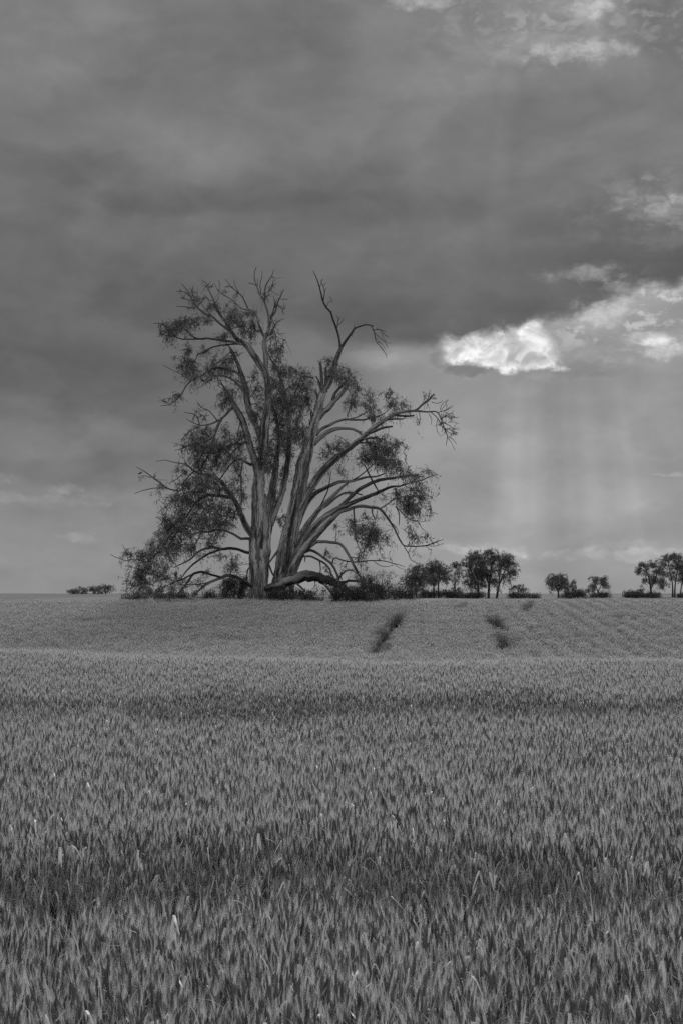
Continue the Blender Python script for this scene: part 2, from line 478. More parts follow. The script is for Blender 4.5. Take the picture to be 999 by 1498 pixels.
# ------------------------------------------------------------------ tree builder
class Tree:
    """limbs given as polylines in photo pixels (x, y, radius) with a depth; twigs and leaves grow from them"""

    def __init__(s, D, wob=.35):
        s.D = D; s.px = D / F; s.polys = []; s.wob = wob; s.bias = 0.0; s.thin = 1
        s.nodes = []; s.nr = []; s.nk = []; s.npx = []; s.nd = []

    def limb(s, key, pts, d1=0.0, root=False, d0=None):
        pts = np.array(pts, float)
        if s.thin != 1: pts[:, 2] *= np.where(pts[:, 2] < 7.2, s.thin, 1)
        if root or not s.npx:
            d0 = 0.0 if d0 is None else d0
        elif d0 is None:
            A = np.vstack(s.npx); dd = np.concatenate(s.nd)
            i = np.argmin(np.hypot(A[:, 0] - pts[0, 0], A[:, 1] - pts[0, 1])); d0 = dd[i]
        L = np.concatenate([[0], np.cumsum(np.hypot(np.diff(pts[:, 0]), np.diff(pts[:, 1])))]); t = L / L[-1]
        dep = d0 + (d1 - d0) * t
        Q = catmull(np.column_stack([pts[:, :2], pts[:, 2], dep]), 5.0)
        K = len(Q)
        if K > 3:
            w = np.clip(np.arange(K) / 3, 0, 1)
            for c in (0, 1):
                nn = np.array([mn.noise(Vector((i * .55 + len(s.polys) * 7.7, c * 13.1, 0))) for i in range(K)])
                Q[:, c] += nn * w * s.wob * (1.2 + .25 * Q[:, 2])
        Q[:, 2] = np.maximum(Q[:, 2], .22)
        P = at(Q[:, 0], Q[:, 1], s.D + Q[:, 3]); R = Q[:, 2] * s.px
        s.polys.append((key, P, R))
        s.npx.append(Q[:, :2]); s.nd.append(Q[:, 3]); s.nodes.append(P); s.nr.append(R); s.nk += [key] * K

    def sites(s, blobs, per, thick=1.0):
        """points in ellipses (cx, cy, rx, ry, density), set in depth round the nearest limb"""
        A = np.vstack(s.npx); dd = np.concatenate(s.nd); rr = np.concatenate(s.nr) / s.px
        out = []
        for b in blobs:
            cx, cy, rx, ry = b[:4]; dn = b[4] if len(b) > 4 else 1.0
            m_ = max(1, int(round(math.pi * rx * ry * per * dn)))
            i = np.argmin(np.hypot(A[:, 0] - cx, A[:, 1] - cy) + rr * 3); dc = dd[i] + rng.normal(0, .6 * thick) - s.bias
            # uneven: a few sub-clusters inside the blob
            nsub = max(3, m_ // 4)
            sub = rng.normal(size=(nsub, 3)); sub /= np.linalg.norm(sub, axis=1, keepdims=True); sub *= rng.random((nsub, 1)) ** .4 * .85
            pick = rng.integers(0, nsub, m_)
            u = sub[pick] + rng.normal(0, .27, (m_, 3))
            out.append(at(cx + u[:, 0] * rx, cy + u[:, 1] * ry, s.D + dc + u[:, 2] * (rx + ry) * .5 * s.px * 1.2 * thick))
        return np.vstack(out) if out else np.zeros((0, 3))

    def grow(s, sites, tip=.009, seg=4, arch=.10, kfork=0, kr=.011):
        """join every site to the nearest wood, thin twig by thin twig"""
        P0 = np.vstack(s.nodes); r0 = np.concatenate(s.nr); keys = list(s.nk)
        cap = len(P0) + len(sites) * seg
        NP = np.zeros((cap, 3)); NR = np.zeros(cap); NP[:len(P0)] = P0; NR[:len(P0)] = r0; n = len(P0)
        d = np.array([np.min(np.linalg.norm(P0 - q, axis=1)) for q in sites]) if len(sites) else []
        tw = []
        for i in np.argsort(d):
            q = sites[i]
            dist = np.linalg.norm(NP[:n] - q, axis=1) + NR[:n] * 1.5 + .3 * np.clip(NP[:n, 2] - q[2], -.5, 0) * -1
            j = int(np.argmin(dist)); p = NP[j]; L = np.linalg.norm(q - p)
            if L < .03: continue
            t = np.linspace(0, 1, seg + 1)[:, None]
            jit = rng.normal(0, .09 * L, (seg + 1, 3)); jit[0] = 0; jit[-1] = 0
            C = p + (q - p) * t + jit + np.array([0, 0, 1]) * (np.sin(t * np.pi) * arch * L)
            rb = min(NR[j] * .8, tip + kr * L)
            R = np.linspace(max(rb, tip), tip, seg + 1)
            key = keys[j]
            tw.append((key, C, R))
            NP[n:n + seg] = C[1:]; NR[n:n + seg] = R[1:]; n += seg; keys += [key] * seg
            for _ in range(kfork):
                a = int(rng.integers(1, seg)); dv = (C[-1] - C[0]); dv = dv / (np.linalg.norm(dv) + 1e-9) + rng.normal(0, .55, 3)
                l2 = L * rng.uniform(.2, .5) + .15
                mid = C[a] + dv * l2 * .5 + rng.normal(0, .05, 3)
                tw.append((key, np.array([C[a], mid, C[a] + dv * l2]), np.array([R[a] * .8, tip, tip * .7])))
        return tw


DT = 97.0
g = Tree(DT); g.thin = .9
I = g.limb
I('trunk_a', [(383, 899, 22), (382, 884, 18), (380, 866, 15.5), (380, 830, 14), (380, 795, 14.3), (382, 770, 13), (384, 745, 9), (385, 722, 5)], 0, root=True)
I('trunk_b', [(409, 899, 20), (411, 872, 17), (413, 850, 15.5), (416, 825, 13.5), (421, 795, 12), (427, 770, 10.5), (432, 745, 10), (437, 720, 10), (441, 700, 10), (444, 680, 10.5), (449, 660, 9.5), (453, 640, 8.5), (459, 622, 7.5), (464, 605, 6.8), (468, 590, 7), (472, 576, 6)], 1.2, root=True, d0=.9)
# stems of the left trunk
I('stem_1', [(379, 860, 8.5), (378, 820, 9.8), (378.5, 785, 10.2), (379, 755, 9.5), (379, 715, 9), (381, 690, 7.5), (386, 660, 7), (387, 625, 6.5), (391, 595, 6), (391.5, 565, 5.8), (389, 547, 5.5), (379.5, 532, 5), (371, 519, 4.7), (360.5, 505, 4.3), (345.5, 495, 3.2), (338, 483, 2.6), (329, 469, 2.2), (318.5, 454.5, 1.8), (311, 435, 1.3), (302, 418, .6)], -1.5)
I('stem_1', [(358, 504, 2.4), (340, 500, 2.2), (320, 497, 1.9), (305, 495, 1.6), (288, 495, 1.3), (278, 488, 1.1), (265, 476, .9), (255, 466, .6)], -3)
I('stem_1', [(338, 486, 1.8), (323, 474, 1.6), (311, 463.5, 1.5), (299, 458, 1.4), (288.5, 449, 1.2), (281, 437, 1), (274, 424, .8), (266, 415, .5)], 0)
for p in ([(287, 451, .8), (272, 449, .7), (258, 448, .4)], [(280, 440, .7), (270, 437, .6), (264, 436, .4)], [(276, 429, .7), (268, 427, .6), (258, 426, .4)], [(284, 443, .6), (283, 430, .5), (282, 421, .3)], [(310, 462, .7), (297, 447, .6), (290, 436, .4)],
          [(314, 445, .7), (319, 438, .6), (321, 430, .4)], [(309, 432, .5), (306, 424, .4)], [(325, 465, .7), (318, 448, .5), (316, 440, .3)]):
    I('stem_1', p, 0)
I('stem_1', [(300, 496, 1.2), (283, 496, 1.1), (267, 496, 1), (257, 492, .9), (249, 482, .7), (238, 474, .6), (225, 473, .4)], -3.5)
I('stem_1', [(257, 492, .6), (245, 491, .5), (236, 489, .4)], -3.5)
I('stem_1', [(352, 503, 1.4), (332, 504, 1.3), (311, 508, 1.2), (300, 515, 1), (290, 518, .9), (287, 526, .7), (281, 532, .5)], 1)
I('stem_2', [(390, 556, 3.6), (389, 525, 3.9), (387.5, 508, 3.6), (388, 495, 3.3), (393.5, 480, 2.4), (394, 465, 2.2), (387.5, 442, 1.8), (380, 430, 1.4), (376, 418, 1.2), (372.5, 408, .9), (373, 397, .7), (375, 391, .5)], .5)
for p in ([(395, 465, 1.5), (399, 458, 1.2), (402, 447, 1), (401.5, 438, .7), (400, 432, .5)], [(396, 466, 1.6), (403, 456, 1.3), (406, 444, 1.1), (411, 433, .9), (415.5, 423, .6)],
          [(388, 443, 1.4), (388, 425, 1.1), (390.5, 415, .9), (396.5, 406, .7), (401, 395, .5)], [(388, 494, 1.5), (397, 487, 1.3), (403, 475, 1.1), (406, 471, .9), (416, 466, .5)],
          [(376, 418, .8), (370, 415, .7), (363, 414, .4)], [(382, 430, .8), (381, 415, .7), (384, 403, .5), (383, 396, .4)], [(403, 450, .7), (404, 441, .5), (406, 437, .4)], [(412, 432, .5), (411, 425, .4)], [(377, 420, .6), (377, 408, .4)]):
    I('stem_2', p, .5 + rng.normal(0, .5))
I('stem_2', [(388, 496, 2.2), (380, 477, 2), (375.5, 462, 1.9), (369, 454, 1.7), (357, 452, 1.5), (350, 448, 1.3), (339, 438, 1.1), (329, 432, 1), (320, 426, .8), (314, 414, .5)], 2.5)
I('stem_2', [(363, 451, 1.2), (356, 436, 1), (350, 429, .9), (339, 420, .7), (330, 408, .5)], 3)
I('stem_2', [(320, 426, .6), (322, 415, .5), (319, 410, .4)], 2.5); I('stem_2', [(350, 429, .6), (344, 417, .5), (343, 408, .4)], 3); I('stem_2', [(356, 437, .6), (357, 427, .4)], 3)
I('stem_3', [(385, 662, 5.5), (379, 632, 5), (364.5, 598, 5.4), (359, 565, 4.5), (350, 537, 3.3), (344, 522, 2.6), (338, 510, 2), (330, 500, 1.2)], 2.0)
I('stem_3', [(359, 560, 2.6), (350, 547, 2.3), (336, 541, 2.1), (322, 538, 2), (310, 540, 1.8), (299, 547, 1.5), (289, 552, 1.3), (279, 558, 1.2), (272, 566, 1.1), (266, 576, 1), (257, 586, .9), (248, 592, .7), (235, 594, .4)], -1.5)
I('stem_3', [(357, 572, 2.2), (348, 562, 2), (340, 555, 1.8), (328, 550, 1.4), (314, 550, .9), (300, 550, .5)], 3.5)
I('stem_3', [(347, 528, 2), (338, 524, 1.6), (329, 526, 1.4), (318, 531, 1.2), (308, 541, .8)], 4)
for p in ([(280, 558, .6), (268, 549, .5), (252, 541, .5), (239, 534, .4)], [(262, 524, .4), (250, 525, .3)], [(259, 584, .5), (245, 583, .4), (232, 588, .3)], [(314, 549, .6), (302, 561, .5), (290, 568, .4)], [(299, 548, .5), (293, 560, .4), (288, 570, .3)], [(318, 549, .6), (321, 565, .5), (328, 570, .4)]):
    I('stem_3', p, 0)
I('stem_4', [(380, 704, 6), (373, 675, 5.8), (365, 648, 5.4), (356, 618, 5), (345, 597, 4.6), (338, 583, 3.2), (328, 567, 1.6), (322, 556, .8)], -2.5)
I('stem_4', [(342, 594, 2.4), (330, 607, 2.1), (322, 614, 1.8), (312, 619, 1.5), (300, 622, 1.2), (293, 622, 1), (290, 612, .8), (284, 606, .7), (270, 603, .4)], -4)
for p in ([(318, 615, 1), (311, 606, .8), (305, 600, .7), (297, 597, .6), (289, 590, .4)], [(293, 622, .9), (284, 619, .7), (273, 613, .4)], [(291, 623, .9), (280, 630, .8), (272, 637, .7), (265, 644, .4)], [(305, 600, .5), (292, 600, .4)], [(296, 597, .4), (288, 586, .3)],
          [(325, 611, 2.4), (318, 625, 2.3), (313, 640, 2), (309, 655, 1.7), (304, 668, 1.3), (295, 682, 1)], [(313, 640, 1.2), (295, 648, 1), (280, 650, .8), (268, 656, .6), (256, 659, .4)], [(290, 650, .6), (278, 640, .5), (266, 646, .3)]):
    I('stem_4', p, -4)
I('stem_4', [(364, 646, 2.2), (350, 649, 1.9), (338, 650, 1.8), (325, 656, 1.4), (312, 664, 1)], -3.5)
I('stem_4', [(356, 649, 1.4), (345, 657, 1.3), (336, 668, .9)], -4)
I('stem_4', [(368, 680, 2.6), (358, 675, 2.2), (349, 672, 1.9), (340, 677, 1.6), (331, 688, 1.3), (323, 700, 1)], -3)
I('stem_4', [(356, 673, 1.2), (353, 690, 1.2), (353, 712, 1.1), (354, 738, .7)], -3)
I('stem_4', [(353, 612, 1), (349, 630, .8), (346, 645, .5)], -3)
I('stem_5', [(385, 860, 8), (385.5, 820, 9), (387.5, 788, 9.2), (392, 765, 8.4), (397, 735, 7.2), (400, 710, 6), (403, 690, 4.6), (406, 665, 3.4), (408, 640, 2.6), (403, 605, 1.8), (397, 592, 1)], 1.2)
I('stem_6', [(395, 768, 6), (404, 744, 5.6), (411, 725, 5), (417, 702, 4.4), (420, 682, 4.3), (423, 655, 4.3), (424, 630, 4), (422, 605, 3.8), (420, 588, 3), (417, 570, 1.6), (412, 555, .8)], -1.2)
I('stem_6', [(420, 600, 2.2), (413, 566, 2), (406, 540, 1.7), (398, 528, 1.4), (391, 515, 1.1)], 1.5)
I('stem_6', [(421, 600, 1.6), (430, 580, 1.3), (438, 560, 1), (442, 545, .6)], -2)
I('stem_6', [(424, 640, 1.6), (434, 620, 1.2), (440, 600, .8)], -2.5)
# left limbs
I('limb_1', [(374, 786, 6), (363, 774, 5), (356, 760, 4.6), (348.5, 742, 4.3), (341, 728, 4), (332, 716, 3.6), (323, 704, 3.2), (311, 697, 2.6), (297, 694, 2), (285, 689, 1.5), (275, 681, 1.2)], -4)
for p in ([(285, 689, 1.3), (276, 697, 1.1), (268, 709, 1.1), (264, 718, 1.1), (245, 714, 1), (230, 703, .9), (218, 694, .8), (209, 688, .6), (200, 683, .4)], [(244, 714, .8), (225, 714, .7), (208, 718, .5), (197, 722, .4)], [(222, 699, .6), (212, 696, .5), (205, 696.5, .4)],
          [(275, 681, .9), (268, 678, .8), (258, 677, .7), (250, 675, .6), (240, 673, .5), (228, 675, .4)], [(272, 688, .7), (260, 700, .6), (249, 706, .5)], [(297, 694, 1.6), (290, 678, 1.5), (298, 662, 1.2), (303, 655, 1)]):
    I('limb_1', p, -4.5)
I('limb_2', [(340, 728, 3), (320, 725, 2.8), (305, 724, 2.6), (296, 728, 2), (286, 736, 1.6), (279, 747, 1.3), (270, 760, 1.2), (262, 775, 1.1), (252, 790, 1), (243, 805, .7)], -5)
I('limb_3', [(374, 791, 2.6), (362, 787.5, 2.4), (353, 788, 2.2), (345, 783, 2), (335, 778, 1.9), (320, 774.5, 1.7), (305, 778, 1.4), (294, 778, 1.1), (282, 782, .9), (268, 790, .7)], -3)
I('limb_4', [(374, 809, 3), (362, 808, 2.8), (350, 804, 2.6), (338, 802, 2.5), (325, 803, 2.3), (312, 800.5, 2), (299, 803, 1.7), (288, 809, 1.6), (279, 818, 1.4), (268, 824, 1.1), (255, 830, .8)], 2.5)
I('limb_4', [(326, 803, 1.9), (314, 807, 1.8), (302, 812, 1.7), (290, 820, 1.6), (279, 829, 1.4), (268, 842, 1.1), (262, 850, .8)], -1)
I('limb_4', [(280, 814, 1), (283, 800, .9), (291, 787, .8), (298, 775, .6)], 1)
I('limb_5', [(380, 861, 3.2), (366, 856, 3.2), (354, 849, 3), (345, 844, 2.8), (333, 842, 2.6), (320, 847, 2.3), (305, 853, 2), (292, 863, 1.6), (285, 870, 1.2)], -3.5)
I('limb_5', [(325, 845, 1.8), (308, 840, 1.9), (295, 836.5, 2.0), (283, 840, 2), (275, 851, 1.9), (268, 861, 1.7), (258, 872, 1.4)], -5)
I('limb_5', [(295, 836.5, 1.4), (280, 841, 1.3), (268, 847, 1.2), (255, 852, .9), (235, 862, .7)], -5)
I('limb_5', [(305, 853, .8), (285, 855, .8), (265, 856, .6)], -4)
I('limb_5', [(368, 828, 1.2), (363, 833, 1.1), (361, 848, .9)], 0)
# outer low left wood the foliage hangs from
I('limb_2', [(262, 775, 1.2), (250, 783, 1.1), (240, 797, 1), (228, 812, 1), (214, 822, .9), (200, 818, .7), (186, 820, .6), (172, 816, .5), (162, 811, .4)], -6)
I('limb_2', [(228, 812, .8), (218, 832, .8), (205, 848, .6), (194, 858, .4)], -6)
I('limb_2', [(188, 820, .5), (184, 806, .4), (179, 796, .3)], -6)
# right trunk: dead top, stubs, limbs
I('top', [(470, 582, 6), (474, 570, 5.6), (480, 562, 5.4), (486, 546, 5), (490, 532, 4.5), (494, 520, 4.1), (499, 508, 3.3)], 1.2)
I('dead', [(498, 511, 2.6), (497, 501, 1.9), (495.5, 492, 1.8), (492, 480, 1.7), (486.5, 465, 1.7), (483.5, 456, 1.6), (477.5, 450, 1.5), (473, 441, 1.4), (470, 430, 1.2), (467, 418, 1), (463, 406, .8), (458, 396, .4)], .5)
for p in ([(473, 440, 1), (475, 427, .8), (473, 418, .7), (470, 412, .5), (473, 408, .4)], [(478, 449, .6), (481, 442, .5), (486, 441, .5), (482, 433, .4)], [(484, 456, .5), (487, 455, .3)], [(493, 480, .8), (494, 474, .7), (495, 466, .6), (492, 461, .4)], [(494, 476, .6), (499, 472, .5), (503, 465, .4)], [(473, 418, .5), (477, 414, .4)], [(468, 420, .5), (471, 412, .4), (469, 409, .3)], [(475, 427, .5), (478, 421, .3)], [(495, 468, .4), (499, 464, .3)]):
    I('dead', p, .5)
I('dead2', [(498, 510, 2.9), (507, 497, 2.3), (515, 486, 2.1), (519, 480, 1.8), (527, 477, 1.5), (536, 475, 1.2), (546, 477, .8)], 2.2)
for p in ([(518, 480, .7), (518, 473, .5)], [(543, 477, .8), (547, 486, .8), (550, 499, .7), (557, 508, .6), (565, 520, .5), (565, 524, .3)], [(546, 483, .7), (555, 482, .6), (562, 489, .5), (568, 493, .4)], [(548, 487, .6), (555, 494, .5), (562, 500, .5), (567, 508, .4)], [(551, 481, .5), (559, 483, .5), (564, 485, .4)], [(552, 502, .5), (555, 499, .4), (560, 506, .4), (564, 511, .3)], [(561, 496, .4), (567, 502, .4), (571, 502, .3)], [(556, 508, .4), (561, 512, .3)], [(513, 489, .8), (516, 492, .4)], [(530, 476, .5), (535, 472, .3)], [(558, 486, .4), (560, 495, .3)], [(550, 494, .4), (556, 503, .3)]):
    I('dead2', p, 2.6)
for p in ([(473, 580, 4), (471, 562, 3), (470, 545, 2.5), (469, 528, 1.5)], [(471, 574, 2.2), (467, 560, 1.8), (463, 550, .9)], [(470, 540, .7), (467, 532, .6), (465, 526, .4)], [(477, 574, 3), (477, 555, 2.5), (476.5, 537, 1.7)], [(467, 588, 2.2), (464, 578, 1.8), (461, 570, 1)], [(459, 628, 2.4), (456, 613, 2), (455, 602, 1.1)], [(457, 632, 1.6), (453, 620, 1.2), (453, 613, .7)]):
    I('trunk_b', p, .8)
I('limb_6', [(464, 614, 5), (472, 604, 4.8), (480, 597, 4.6), (489, 586, 4.5), (497, 578, 4), (503, 571, 3.2), (510, 563, 2.4)], 2.5)
I('limb_6', [(486, 588, 3), (490, 576, 2.6), (497, 567, 2.3), (503, 561, 2.1), (509, 555, 1.9)], 1.5)
I('limb_7', [(459, 608, 1), (452, 592, .9), (450, 573, .8), (444, 560, .7), (438, 553, .5)], 1)
I('limb_7', [(459, 553, 1.5), (449, 551, 1.3), (440, 552, .9), (432, 560, .6)], 1.2, d0=1.0)
I('limb_8', [(458, 650, 4.5), (468, 640, 4.5), (479, 632, 4), (490, 627.5, 3.2), (505, 626.5, 2.4), (517, 628, 2), (525, 632, 1.8), (530, 637, 1.5)], .5)
I('limb_9', [(462, 636, 3.2), (470, 628, 2.8), (480, 623, 2.6), (493, 616.5, 2.3), (505, 613.5, 2), (517, 614, 1.8), (532, 614, 1.5), (545, 610, 1.2), (558, 607, .9), (570, 598, .6)], 3.5)
I('limb_9', [(505, 613, 1), (515, 612, 1), (525, 609, 1), (540, 600, .8)], 3.5); I('limb_9', [(508, 613, .7), (509, 606, .6), (512, 595, .5)], 3)
I('limb_10', [(430, 800, 4), (433, 775, 5.6), (438, 752, 6.2), (446, 731, 6), (455, 714, 6), (463, 701, 6), (474, 687, 5.8), (487, 674, 5.4), (502, 662, 5.2), (516, 651, 5), (528, 642, 4.6), (540, 631, 4.3), (555, 619, 3.8), (570, 610, 3.3), (580, 604, 2.8), (593, 602, 2.2), (607, 601, 1.9), (624, 602.5, 1.3), (637, 602, 1.1), (643, 608, 1), (647, 619, .9), (651, 631, .8), (654, 638, .6), (652, 652, .4)], -2.5)
I('limb_10', [(605, 601, 1.7), (612, 597, 1.7), (618, 591, 1.7), (626, 586, 1.6), (630, 581, 1.4), (635, 576, 1.1)], -2)
for p in ([(624, 587, .8), (627, 578, .6), (629, 570, .4)], [(621, 590, .5), (620, 578, .4), (617, 573, .3)], [(630, 603, .8), (637, 609, .7), (643, 617, .7), (647, 626, .6)], [(641, 603, .8), (648, 601, .6), (655, 598, .5), (662, 593, .4)], [(646, 612, .7), (655, 607, .6), (664, 611, .5), (671, 610, .3)], [(647, 618, .7), (656, 622, .6), (665, 628, .4), (672, 628, .3)], [(651, 630, .6), (660, 634, .5), (668, 636, .4)], [(655, 638, .6), (662, 643, .5), (668, 650, .3)], [(654, 640, .5), (660, 648, .4), (665, 659, .3)], [(640, 612, .6), (638, 622, .5), (640, 633, .4), (644, 637, .3)], [(627, 605, .6), (631, 614, .5), (630, 622, .3)], [(630, 588, .6), (640, 590, .5), (647, 586, .3)], [(645, 600, .5), (650, 593, .4), (652, 588, .3)], [(650, 603, .5), (658, 605, .4), (664, 600, .3)], [(655, 618, .4), (663, 617, .4), (671, 620, .3)], [(648, 622, .5), (646, 632, .4)], [(643, 600, .5), (647, 590, .4), (656, 585, .3)], [(660, 634, .4), (657, 642, .3)], [(613, 603, .6), (614, 614, .5), (612, 622, .3)], [(632, 582, .5), (638, 584, .4)], [(655, 607, .4), (662, 604, .3)]):
    I('limb_10', p, -2.5)
I('limb_10', [(541, 633, 2.6), (549, 630, 2.5), (559, 626, 2.2), (573, 624, 1.5)], -3.5)
I('limb_10', [(565, 614, 1.6), (575, 613, 1.6), (590, 613, 1)], -2.5); I('limb_10', [(577, 607, 1.6), (592, 608.5, 1.7), (605, 608, 1.3)], -3.2)
I('limb_10', [(530, 642, 2), (540, 641, 1.9), (552, 639, 1)], -3.5); I('limb_10', [(524, 648, 1.5), (540, 648, 1.3), (556, 651, 1.1), (570, 660, .9), (580, 672, .6)], -4); I('limb_10', [(534, 640, 1.4), (545, 660, 1.1), (556, 672, .9), (566, 684, .6)], -1)
I('limb_11', [(434, 775, 3.5), (443, 748, 4.5), (451, 733, 4.2), (460, 723, 3.8), (471, 716.5, 3.3), (484, 710, 3), (498, 704.5, 2.8), (513, 704, 2.5), (525, 701, 2.2), (536, 698, 1.9), (550, 697, 1.5), (565, 692, 1)], 4)
I('limb_11', [(513, 704, 1.2), (525, 697, 1.1), (534, 690, 1), (545, 680, .8), (556, 668, .5)], 3)
I('limb_12', [(424, 840, 5), (432, 805, 5.2), (440, 785, 5.2), (449, 769, 5), (458, 757, 4.6), (469, 743, 4.2), (480, 732, 3.6), (492, 721, 3), (502, 711, 2.2), (510, 706, 1.5)], 3.5)
I('limb_12', [(470, 744, 2.4), (480, 738, 2.2), (493, 727, 2), (505, 721, 1.8), (517, 721, 1.5), (530, 724, 1.1)], 4.5)
I('limb_12', [(468, 742, 1.2), (475, 728, 1.1), (480, 716, 1), (483, 700, .8), (484, 690, .5)], 1.5)
I('limb_13', [(419, 850, 7), (428, 825, 6.5), (436, 808, 6.2), (446, 790, 6), (456, 776, 5.8), (466, 764, 5.6), (480, 753, 5.2), (495, 744, 4.6), (510, 738, 4), (525, 731, 3.4), (547, 723, 2.8), (560, 717, 2.4), (572, 712, 2.0), (585, 711, 1.4), (600, 706, 1.1), (618, 702, .9), (628, 697, .7), (640, 694, .4)], -2.0)
I('limb_13', [(498, 741, 3.6), (512, 728, 3.2), (525, 716, 3), (540, 708, 2.8), (552, 703, 2.6), (569, 700, 2.3), (588, 697.5, 2), (604, 695, 1.5), (612, 694.5, 1)], -3.5)
I('limb_13', [(578, 714, 1.2), (580, 728, 1.1), (580, 742, 1), (584, 754, .9), (583, 768, .6)], -3); I('limb_13', [(580, 742, .9), (590, 753, .8), (602, 761, .7), (612, 764, .6), (616, 772, .5), (623, 778, .4)], -3.5)
I('limb_13', [(605, 761, .5), (620, 763, .4), (631, 760, .3)], -3.5)
I('limb_13', [(588, 708, .8), (600, 715, .7), (615, 718, .6), (625, 712, .4)], -1)
I('limb_13', [(533, 680, .9), (540, 695, 1.3), (547, 708, 1.4), (553, 718, 1)], -2.5, d0=-2.5)
I('limb_14', [(421, 862, 9.5), (426, 843, 8.5), (433, 823, 7.5), (443, 806, 6.6), (453, 794, 6), (463, 783, 5.5), (474, 771, 5), (485, 760, 4.4), (497, 749, 3.2), (510, 745, 2.8), (524, 740.5, 2.6), (542, 742, 2.4), (556, 745, 2), (568, 760, 1.7), (577, 774, 1.5), (584, 789, 1.4), (590.5, 798, 1.2), (600, 799, 1.1), (612, 799, 1), (623, 798, .9), (635, 794, .7), (648, 789, .4)], -4.0)
for p in ([(623, 798, .6), (635, 799, .5), (648, 795, .4)], [(622, 798, .5), (631, 806, .3)], [(590, 798, .8), (597, 810, .7), (601, 819, .6), (612, 825, .4)], [(556, 744, 1.1), (567, 737, 1), (575, 731, 1), (590, 727, .9), (605, 727, .8), (618, 729, .6), (628, 735, .4)], [(618, 729, .4), (630, 730, .3), (637, 733, .3)], [(517, 743, 1.4), (518, 760, 1.3), (519, 775, 1.2), (521, 790, 1), (530, 795, .8), (540, 797, .6)], [(521, 792, .8), (526, 803, .7), (534, 813, .4)], [(546, 740, 1.5), (544, 746, 1.4), (545, 752, 1.2), (548, 759, .8)], [(552, 746, .6), (548, 765, .5), (540, 780, .4)], [(570, 763, .7), (579, 771, .6), (583, 780, .4)], [(600, 799, .5), (606, 790, .4), (614, 784, .3)], [(635, 794, .4), (642, 788, .3)]):
    I('limb_14', p, -4)
I('limb_15', [(452, 801, 3), (463, 793, 2.8), (470, 792, 2.8), (482, 793, 2.6), (495, 794.5, 2.5), (503, 801, 2.4), (510, 812, 2.3), (515, 822, 2.1), (521, 834, 2), (529, 848, 1.6), (533, 860, 1.2)], -4.5)
I('limb_15', [(512, 815, 1), (522, 816, .8), (533, 812, .5)], -4)
I('limb_16', [(445, 808, 2.4), (455, 805, 2.4), (464, 809, 2.3), (474, 816, 2.2), (483, 823, 2.1), (489, 831, 2), (493, 840, 1.8), (495, 850, 1.4), (498, 862, 1)], -3.5)
I('limb_16', [(486, 824, 1.1), (490, 816, 1.1), (502, 820, 1.1), (520, 822, 1.1), (535, 820.5, 1), (548, 820, .9), (560, 820.5, .8), (575, 824, .7), (592, 829, .4)], -4.5)
I('limb_16', [(546, 820, .6), (553, 826, .6), (562, 829, .5), (575, 827, .4)], -4.5); I('limb_16', [(575, 824, .5), (583, 830, .4), (594, 834, .3)], -4.5)
I('limb_16', [(474, 816, .9), (477, 806, .7), (478, 800, .4)], -3)
I('limb_17', [(443, 814, 1.8), (455, 814, 1.8), (466, 819, 1.7), (476, 825, 1.6), (483, 834, 1.5), (484, 846, 1.2), (482, 858, .8)], -2.5)
I('limb_17', [(447, 813, 1.4), (446, 822, .6)], -2.5); I('limb_17', [(467, 819, 1.1), (469, 830, 1), (468, 842, .8)], -2.5)
I('limb_18', [(409, 803, 2.2), (402, 812, 1.8), (395, 822, 1.3), (392, 826, 1)], -.6); I('limb_18', [(393, 824, 1.5), (397, 835, 1.6), (402, 845, 1.2)], -1.2)

